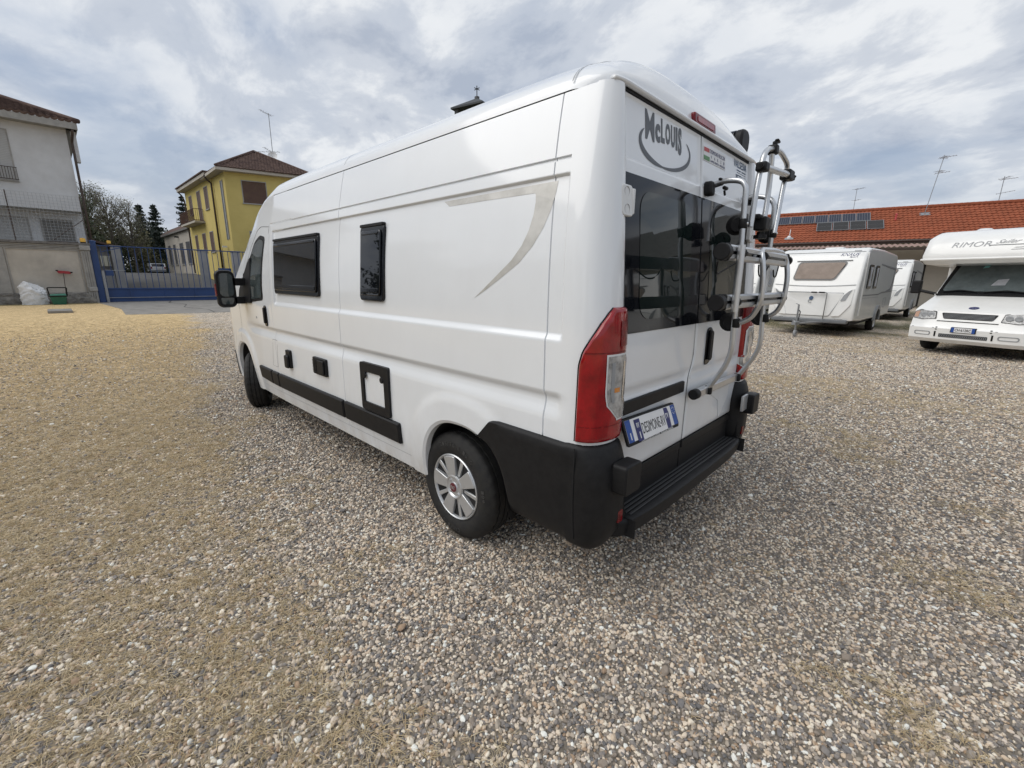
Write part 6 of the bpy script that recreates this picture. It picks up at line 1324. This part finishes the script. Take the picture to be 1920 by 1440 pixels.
        w = MB(); w.prism(rrect(s_*.78-.10, s_*.78+.10, .50, .54, .015), ff, .0, .05); w.build('marker_light', CLEAR, T)
    w = MB(); w.box(-1.0, 1.0, -.2, .05, .40, .52); w.build('lower_skirt', DGREY, T, bevel=.03)
    w = MB(); text(w, 'KNAUS', lambda a, b, d: ff(a, b, .004+d), .50, .93, 2.36, 2.44, .003, bold=.005, slant=.08); text(w, 'Sport', lambda a, b, d: ff(a, b, .004+d), .72, .91, 2.30, 2.345, .003, bold=.0, slant=.1); w.build('lettering', NAVY, T)
    w = MB(); w.prism(rrect(.78, .95, 2.500, 2.515, .004), ff, .003, .012); w.build('drip_end', SEAMG, T)
    w = MB(); cc0 = (0.02, 1.13); w.prism([(cc0[0]+.055*cos(t), cc0[1]+.06*sin(t)) for t in np.linspace(0, 2*pi, 20)[:-1]], ff, .018, .024); w.build('round_badge', BLUEINK, T)
    w = MB(); w.prism([(cc0[0]-.02+.055*cos(t), 1.04+.05*sin(t)) for t in np.linspace(.5, 5.6, 20)]+[(cc0[0]-.02+.035*cos(t), 1.04+.03*sin(t)) for t in np.linspace(5.6, .5, 20)], ff, .018, .024); w.build('swallow_badge', SEAMG, T)
    w = MB(); w.tube(smooth_path([(.60, .09, 1.30), (-.42, .09, 1.30), (-.42, .12, .52)], .05), .014, 6); w.build('hand_rail', STEEL, T, smooth=True)
    for x_ in (.36, .16): w = MB(); w.box(-x_-.0, -x_+.14, .07, .12, 1.28, 1.32); w.build('rail_grip', BLACKP, T)
    w = MB(); w.tube([(-.45, -.2, .42), (0, 1.05, .42)], .035, 6); w.tube([(.45, -.2, .42), (0, 1.05, .42)], .035, 6); w.box(-.05, .05, .9, 1.35, .39, .47); hi = w.build('tow_frame', STEEL, T)
    w = MB(); w.tube([(.06, .85, .95), (.06, .85, .18)], .026, 8); w.tube([(.06, .85, .95), (.14, .85, .98)], .01, 5); w.build('jockey_post', STEEL, hi); w = MB(); w.lathe((.06, .82, .11), (1, 0, 0), [(.02, -.03), (.10, -.03), (.11, 0), (.10, .03), (.02, .03)], 18); w.build('jockey_wheel', GREYP, hi, smooth=35)
    w = MB(); w.tube(smooth_path([(-.03, 1.05, .5), (-.03, .95, .75), (.06, .80, .80)], .05), .015, 6); w.build('brake_lever', BLACKP, hi)
    w = MB(); w.box(-.25, .25, -2.3, -1.8, 2.6, 2.70); w.build('roof_vent', PAINT2, T, bevel=.03)
    w = MB(); w.box(-1.0, 1.0, -L+.1, -.3, .34, .46); w.build('chassis', DARK, T)
    return T
cv1 = caravan((1.985, -13.62, 0), -.055, 'white touring caravan with the brown blind in its front window, nearest the bike rack')
cv2 = copy_tree(cv1); cv2.location = (1.42, -22.9, 0); cv2.rotation_euler = (0, 0, -.03); cv2['label'] = 'white touring caravan farther back, half hidden between the nearer caravan and the motorhome'
cv3 = copy_tree(cv1); cv3.location = (5.75, -17.6, 0); cv3.rotation_euler = (0, 0, -.10); cv3['label'] = 'white touring caravan left of the others, showing only between the bike rack tubes'
# ---- motorhome ----------------------------------------------------------
MH = thing('motorhome', 'white overcab motorhome with grey lettering parked at the right edge', 'motorhome', (-1.38, -11.33, 0), -.33, local=True)
HW = .98
# front surface: y as a function of z ; a across (right as seen = -x)
fz = [.28, .36, .60, .66, .74, .98, 1.05, 1.34]; fy = [-.06, .02, .04, .0, -.02, -.10, -.22, -.86]
def mf(a, b, d):
    y = float(np.interp(b, fz, fy)); y -= .30*max(0, (abs(a)/HW)-.55)**2*1.5
    return (-a, y+d, b)
w = MB(); rowsz = [.28, .30, .36, .45, .55, .60, .63, .66, .74, .85, .98, 1.02, 1.05, 1.12, 1.2, 1.28, 1.34]; aa_ = np.linspace(-1, 1, 33)
w.grid([[mf(a*HW*(1-.07*max(0, (z-1.0)/.34)), z, 0) for a in aa_] for z in rowsz], flip=True); w.build('nose', PAINT2, MH, smooth=35)
w = MB()
for s_ in (-1, 1): w.grid([[mf(s_*HW*(1-.07*max(0, (z-1.0)/.34)), z, 0), (-s_*1.0, -1.0, z), (-s_*1.0, -1.9, z)] for z in rowsz], flip=s_ < 0)
w.build('front_wing', PAINT2, MH, smooth=35)
w = MB(); w.hexa([(-.93, -.84, 1.34), (-.93, -1.9, 1.34), (.93, -1.9, 1.34), (.93, -.84, 1.34)][::-1], [(-.84, -1.45, 2.12), (-.88, -2.0, 2.12), (.88, -2.0, 2.12), (.84, -1.45, 2.12)][::-1]); w.build('cab', PAINT2, MH, bevel=.03)
def wsf(a, b, d): t = (b-1.34)/.78; return (-a*(1-.09*t), -.84-.61*t+d, b)
w = MB(); w.prism(rpoly([(-.90, 1.345), (.90, 1.345), (.90, 2.10), (-.90, 2.10)], .05), wsf, -.02, .012); ws = w.build('windscreen_frame', BLACKG, MH)
w = MB(); w.prism(rpoly([(-.84, 1.42), (.84, 1.42), (.80, 2.02), (.4, 2.06), (-.4, 2.06), (-.80, 2.02)], .06), wsf, .012, .016); w.build('windscreen', mat('windscreen_glass', (.075, .095, .10), .05, coat=.6, noise=(3.5, .5, 6), c2=(.13, .16, .165)), ws)
for a0, a1 in ((-.80, -.20), (-.10, .62)): w = MB(); w.tube([wsf(a0, 1.40, .03), wsf((a0+a1)/2, 1.44, .04), wsf(a1, 1.40, .03)], .014, 5); w.build('wiper', BLACKP, ws)
w = MB(); w.prism([(-.05, 1.55), (.18, 1.56), (.20, 1.70), (.02, 1.68)], wsf, .016, .018); w.build('paper_notice', CURT, ws); w = MB(); w.prism([(-.36, 1.94), (-.26, 1.95), (-.25, 2.0), (-.34, 1.99)], wsf, .016, .018); w.build('windscreen_sticker', mat('teal_sticker', (.15, .42, .42), .5, noise=(5, .1)), ws)
w = MB(); w.box(-.9, .9, -.90, -.80, 1.31, 1.355); w.build('scuttle', BLACKP, MH)
# overcab
oc_ = [(-.52, 2.03), (-.36, 2.10), (-.34, 2.22), (-.53, 2.58), (-.66, 2.67), (-1.0, 2.77), (-2.6, 2.81), (-6.2, 2.77), (-6.4, 2.6), (-6.4, .5), (-5.2, .45), (-1.95, .45), (-1.95, 2.0), (-1.4, 2.0)]
w = MB(); xs = [-1.16, -1.15, -1.11, -1.02, -.3, .3, 1.02, 1.11, 1.15, 1.16]; ins = [.06, .03, .01, 0, 0, 0, 0, .01, .03, .06]
for y_ in (0,):
    G = [[(x, a-(i_*1.6 if a > -1 else 0), b-(i_ if b > 2.6 else 0)) for a, b in oc_+[oc_[0]]] for x, i_ in zip(xs, ins)]; w.grid(G); w.add(G[0][:-1], [tuple(range(len(oc_)))]); w.add(G[-1][:-1], [tuple(range(len(oc_)-1, -1, -1))])
w.build('living_body', PAINT2, MH, smooth=40)
w = MB(); w.box(-1.17, 1.17, -.52, -.325, 2.10, 2.15); w.build('overcab_lip', PAINT2, MH, bevel=.02)
of = lambda a, b, d: (-a, float(np.interp(b, [2.22, 2.58], [-.34, -.53]))+d, b)
w = MB(); text(w, 'RIMOR', lambda a, b, d: of(a, b, .003+d), -.66, -.02, 2.38, 2.49, .003, bold=.0, slant=.05); text(w, 'Sailer', lambda a, b, d: of(a, b, .003+d), .06, .40, 2.43, 2.51, .003, slant=.25)
w.build('lettering', LGREY, MH)
w = MB(); w.prism([(-.06, 2.392), (.95, 2.385), (.95, 2.400), (-.06, 2.408)], of, .002, .006); w.build('logo_line', DGREY, MH); w = MB(); w.prism([(.43, 2.45), (.95, 2.46), (.95, 2.475), (.48, 2.47)], of, .002, .006); w.build('logo_line', DGREY, MH); w = MB(); w.prism([(.33, 2.33), (.50, 2.33), (.50, 2.34), (.36, 2.34)], of, .002, .006); w.build('logo_line', DGREY, MH); w = MB(); w.prism([(.30, 2.29), (.50, 2.29), (.50, 2.30), (.31, 2.30)], of, .002, .006); w.build('logo_line', DGREY, MH)
for x_, y_ in ((.55, -1.6), (-.1, -2.2)): w = MB(); w.lathe((x_, y_, 2.76), (0, 0, 1), [(.16, 0), (.16, .05), (.10, .09), (0, .1)], 14); w.build('roof_vent', WHITEP, MH, smooth=40)
for s_ in (-1, 1):
    P = [(.52, .80), (.55, .97), (.88, 1.0), (.975, .94), (.975, .80), (.78, .775)]; P = [(a*s_, b) for a, b in P]; P = P if s_ < 0 else P[::-1]
    w = MB(); w.prism(rpoly(P, .02), mf, -.01, .012); hl = w.build('headlight', BLACKG, MH); w = MB(); w.prism(rpoly([((a-s_*.76)*.93+s_*.76, .885+(b-.885)*.9) for a, b in P], .02), mf, .012, .020); w.build('lamp_lens', CLEAR, hl)
    for xa in (.63, .76): w = MB(); c_ = mf(s_*xa, .885, .02); w.lathe(c_, (0, 1, .1), [(.062, 0), (.055, .008), (.03, -.0), (0, -.0)], 16); w.build('reflector', GREYP, hl, smooth=True)
    P = [(.87, .82), (.87, .965), (.955, .935), (.955, .82)]; P = [(a*s_, b) for a, b in P]; P = P if s_ < 0 else P[::-1]; w = MB(); w.prism(P, mf, .020, .023); w.build('indicator', mat('pale_amber', (.50, .30, .20), .2, coat=.6, noise=(20, .2)), hl)
    w = MB(); frame(w, rrect(min(s_*.55, s_*.86), max(s_*.55, s_*.86), .43, .52, .04), rrect(min(s_*.57, s_*.84), max(s_*.57, s_*.84), .445, .505, .03), mf, 0, .008); w.build('fog_surround', SEAMG, MH)
    w = MB(); w.prism([(s_*.47-.015, .41), (s_*.47+.015, .41), (s_*.47+.015, .53), (s_*.47-.015, .53)], mf, 0, .006); w.build('bumper_slot', BLACKP, MH)
    for zb in (.575, .62): w = MB(); w.prism([(s_*.45-.012+.02*cos(t), zb+.012*sin(t)) for t in np.linspace(0, 6.28, 9)[:-1]], mf, 0, .006); w.build('bumper_bolt', BLACKP, MH)
    w = MB(); w.prism(rrect(min(s_*.50, s_*.93), max(s_*.50, s_*.93), .60, .612, .003), mf, 0, .006); w.build('bumper_groove', SEAMG, MH)
    w = MB(); w.lathe((-s_*.88, -1.0, .33), (-s_, 0, 0), [(.1, -.10), (.31, -.10), (.33, -.06), (.33, .06), (.31, .10), (.2, .10), (.19, .06), (0, .06)], 28); wh = w.build('wheel', RUBBER, MH, smooth=35); w = MB(); w.lathe((-s_*.88, -1.0, .33), (-s_, 0, 0), [(.195, .08), (.12, .10), (0, .10)], 24); w.build('hubcap', SILVER, wh, smooth=35)
    w = MB(); w.lathe((-s_*.9, -4.6, .33), (-s_, 0, 0), [(.1, -.10), (.33, -.06), (.33, .06), (.31, .10), (0, .10)], 24); w.build('rear_wheel', RUBBER, MH, smooth=35)
    w = MB(); w.box(min(-s_*1.30, -s_*1.50), max(-s_*1.30, -s_*1.50), -1.12, -1.0, 1.34, 1.66); mi = w.build('wing_mirror', BLACKP, MH, bevel=.03); w = MB(); w.tube([(-s_*.93, -1.1, 1.32), (-s_*1.34, -1.06, 1.42)], .035, 8); w.build('mirror_arm', BLACKP, mi)
w = MB(); w.prism(rpoly([(-.46, .945), (-.40, .815), (.40, .815), (.46, .945)][::-1], .03), mf, -.005, .008); gr_o = w.build('grille_opening', BLACKP, MH)
for i in range(4): w = MB(); w.prism([(-.41, .835+i*.026), (.41, .835+i*.026), (.41, .845+i*.026), (-.41, .845+i*.026)], mf, .008, .014); w.build('grille_bar', DGREY, gr_o)
w = MB(); w.prism([(-.50, .755), (.50, .755), (.50, .77), (-.50, .77)], mf, 0, .01); w.build('bonnet_gap', BLACKP, MH)
w = MB(); w.prism(rrect(-.40, .40, .405, .485, .01), mf, -.002, .004); lg = w.build('lower_grille', BLACKP, MH)
for i in range(26): w = MB(); a0 = -.39+i*.03; w.prism([(a0, .41), (a0+.006, .41), (a0+.036, .48), (a0+.030, .48)], mf, .004, .008); w.build('mesh_strand', SEAMG, lg)
for i in range(26): w = MB(); a0 = -.36+i*.03; w.prism([(a0+.006, .41), (a0, .41), (a0-.030, .48), (a0-.024, .48)][::-1], mf, .0085, .0105); w.build('mesh_strand', SEAMG, lg)
w = MB(); w.prism([(-.09+.0+.085*cos(t)+.09, 1.065+.026*sin(t)) for t in np.linspace(0, 6.28, 21)[:-1]], mf, .0, .012); eb = w.build('oval_badge', NAVY, MH); w = MB(); text(w, 'Ford', lambda a, b, d: mf(a, b, .012+d), -.045, .045, 1.055, 1.077, .002, slant=.2); w.build('badge_script', SILVER, eb)
w = MB(); w.prism(rrect(-.21, .21, .525, .645, .01), mf, .0, .02); np_ = w.build('number_plate', BLACKP, MH); pfm = lambda a, b, d: (-a, mf(0, .58, 0)[1]+.02+d, b)
w = MB(); w.prism([(-.185, .535), (.185, .535), (.185, .635), (-.185, .635)], pfm, 0, .002); w.build('plate_sheet', PLATE, np_)
for s_ in (-1, 1): w = MB(); w.prism([(s_*.195-.0, .532), (s_*.195, .638), (s_*.145, .638), (s_*.145, .532)][::-s_], pfm, .002, .004); w.build('blue_band', BLUE, np_)
w = MB(); text(w, 'CH·612RC', lambda a, b, d: pfm(a, b, .003+d), -.132, .132, .556, .616, .002, bold=.015); w.build('plate_lettering', INK, np_)
w = MB(); w.box(-.9, .9, -6.2, -.3, .30, .5); w.build('chassis', DARK, MH)
# ---- places behind the viewpoint that the paint and the glass mirror -------
RS = thing('workshop', 'long cream workshop with dark corrugated roof right of the motorhome', 'building', (-16, -23, 0))
w = MB(); w.box(-30, -6, -28, -19, 0, 4.0); w.build('wall', PLAST_B, RS); w = MB(); w.hexa([(-31, -29, 3.9), (-5.5, -29, 3.9), (-5.5, -18.2, 3.9), (-31, -18.2, 3.9)], [(-31, -24, 6.2), (-5.5, -24, 6.2), (-5.5, -23, 6.2), (-31, -23, 6.2)]); w.build('roof', COPING, RS)
for x0 in (-27, -21.5, -15, -10.5): w = MB(); w.box(x0, x0+3.2, -19.02, -18.95, 0, 2.9); w.build('door', mat('door_grey', (.16, .16, .17), .6, noise=(2, .2)), RS)
cv4 = copy_tree(cv1); cv4.location = (-6.2, -9.5, 0); cv4.rotation_euler = (0, 0, -.35); cv4['label'] = 'white touring caravan parked right of the motorhome, outside the picture'
LH = thing('side_house', 'grey house beyond the left side of the yard', 'house', (26, 30, 0))
w = MB(); w.box(20, 34, 27, 36, 0, 5.6); w.build('wall', PLAST_B, LH); w = MB(); w.hexa([(19.4, 26.4, 5.6), (34.6, 26.4, 5.6), (34.6, 36.6, 5.6), (19.4, 36.6, 5.6)], [(23, 31, 8), (31, 31, 8), (31, 32, 8), (23, 32, 8)]); w.build('roof', TILED, LH)
for i, (x_, y_, h_) in enumerate(((4, 24, 6), (11, 27, 8.5), (17, 25, 7), (38, 26, 10), (46, 30, 12), (56, 34, 13), (-6, 22, 7))): bush(x_, y_, 0, 3.8+h_*.12, h_, ['low rounded tree beyond the left side of the yard', 'taller tree beside the low rounded tree', 'tree just before the grey side house', 'tree just past the grey side house', 'tall tree behind the white house', 'tallest tree far behind the white house', 'tree behind the viewpoint'][i], LEAF, 70, s=.4)
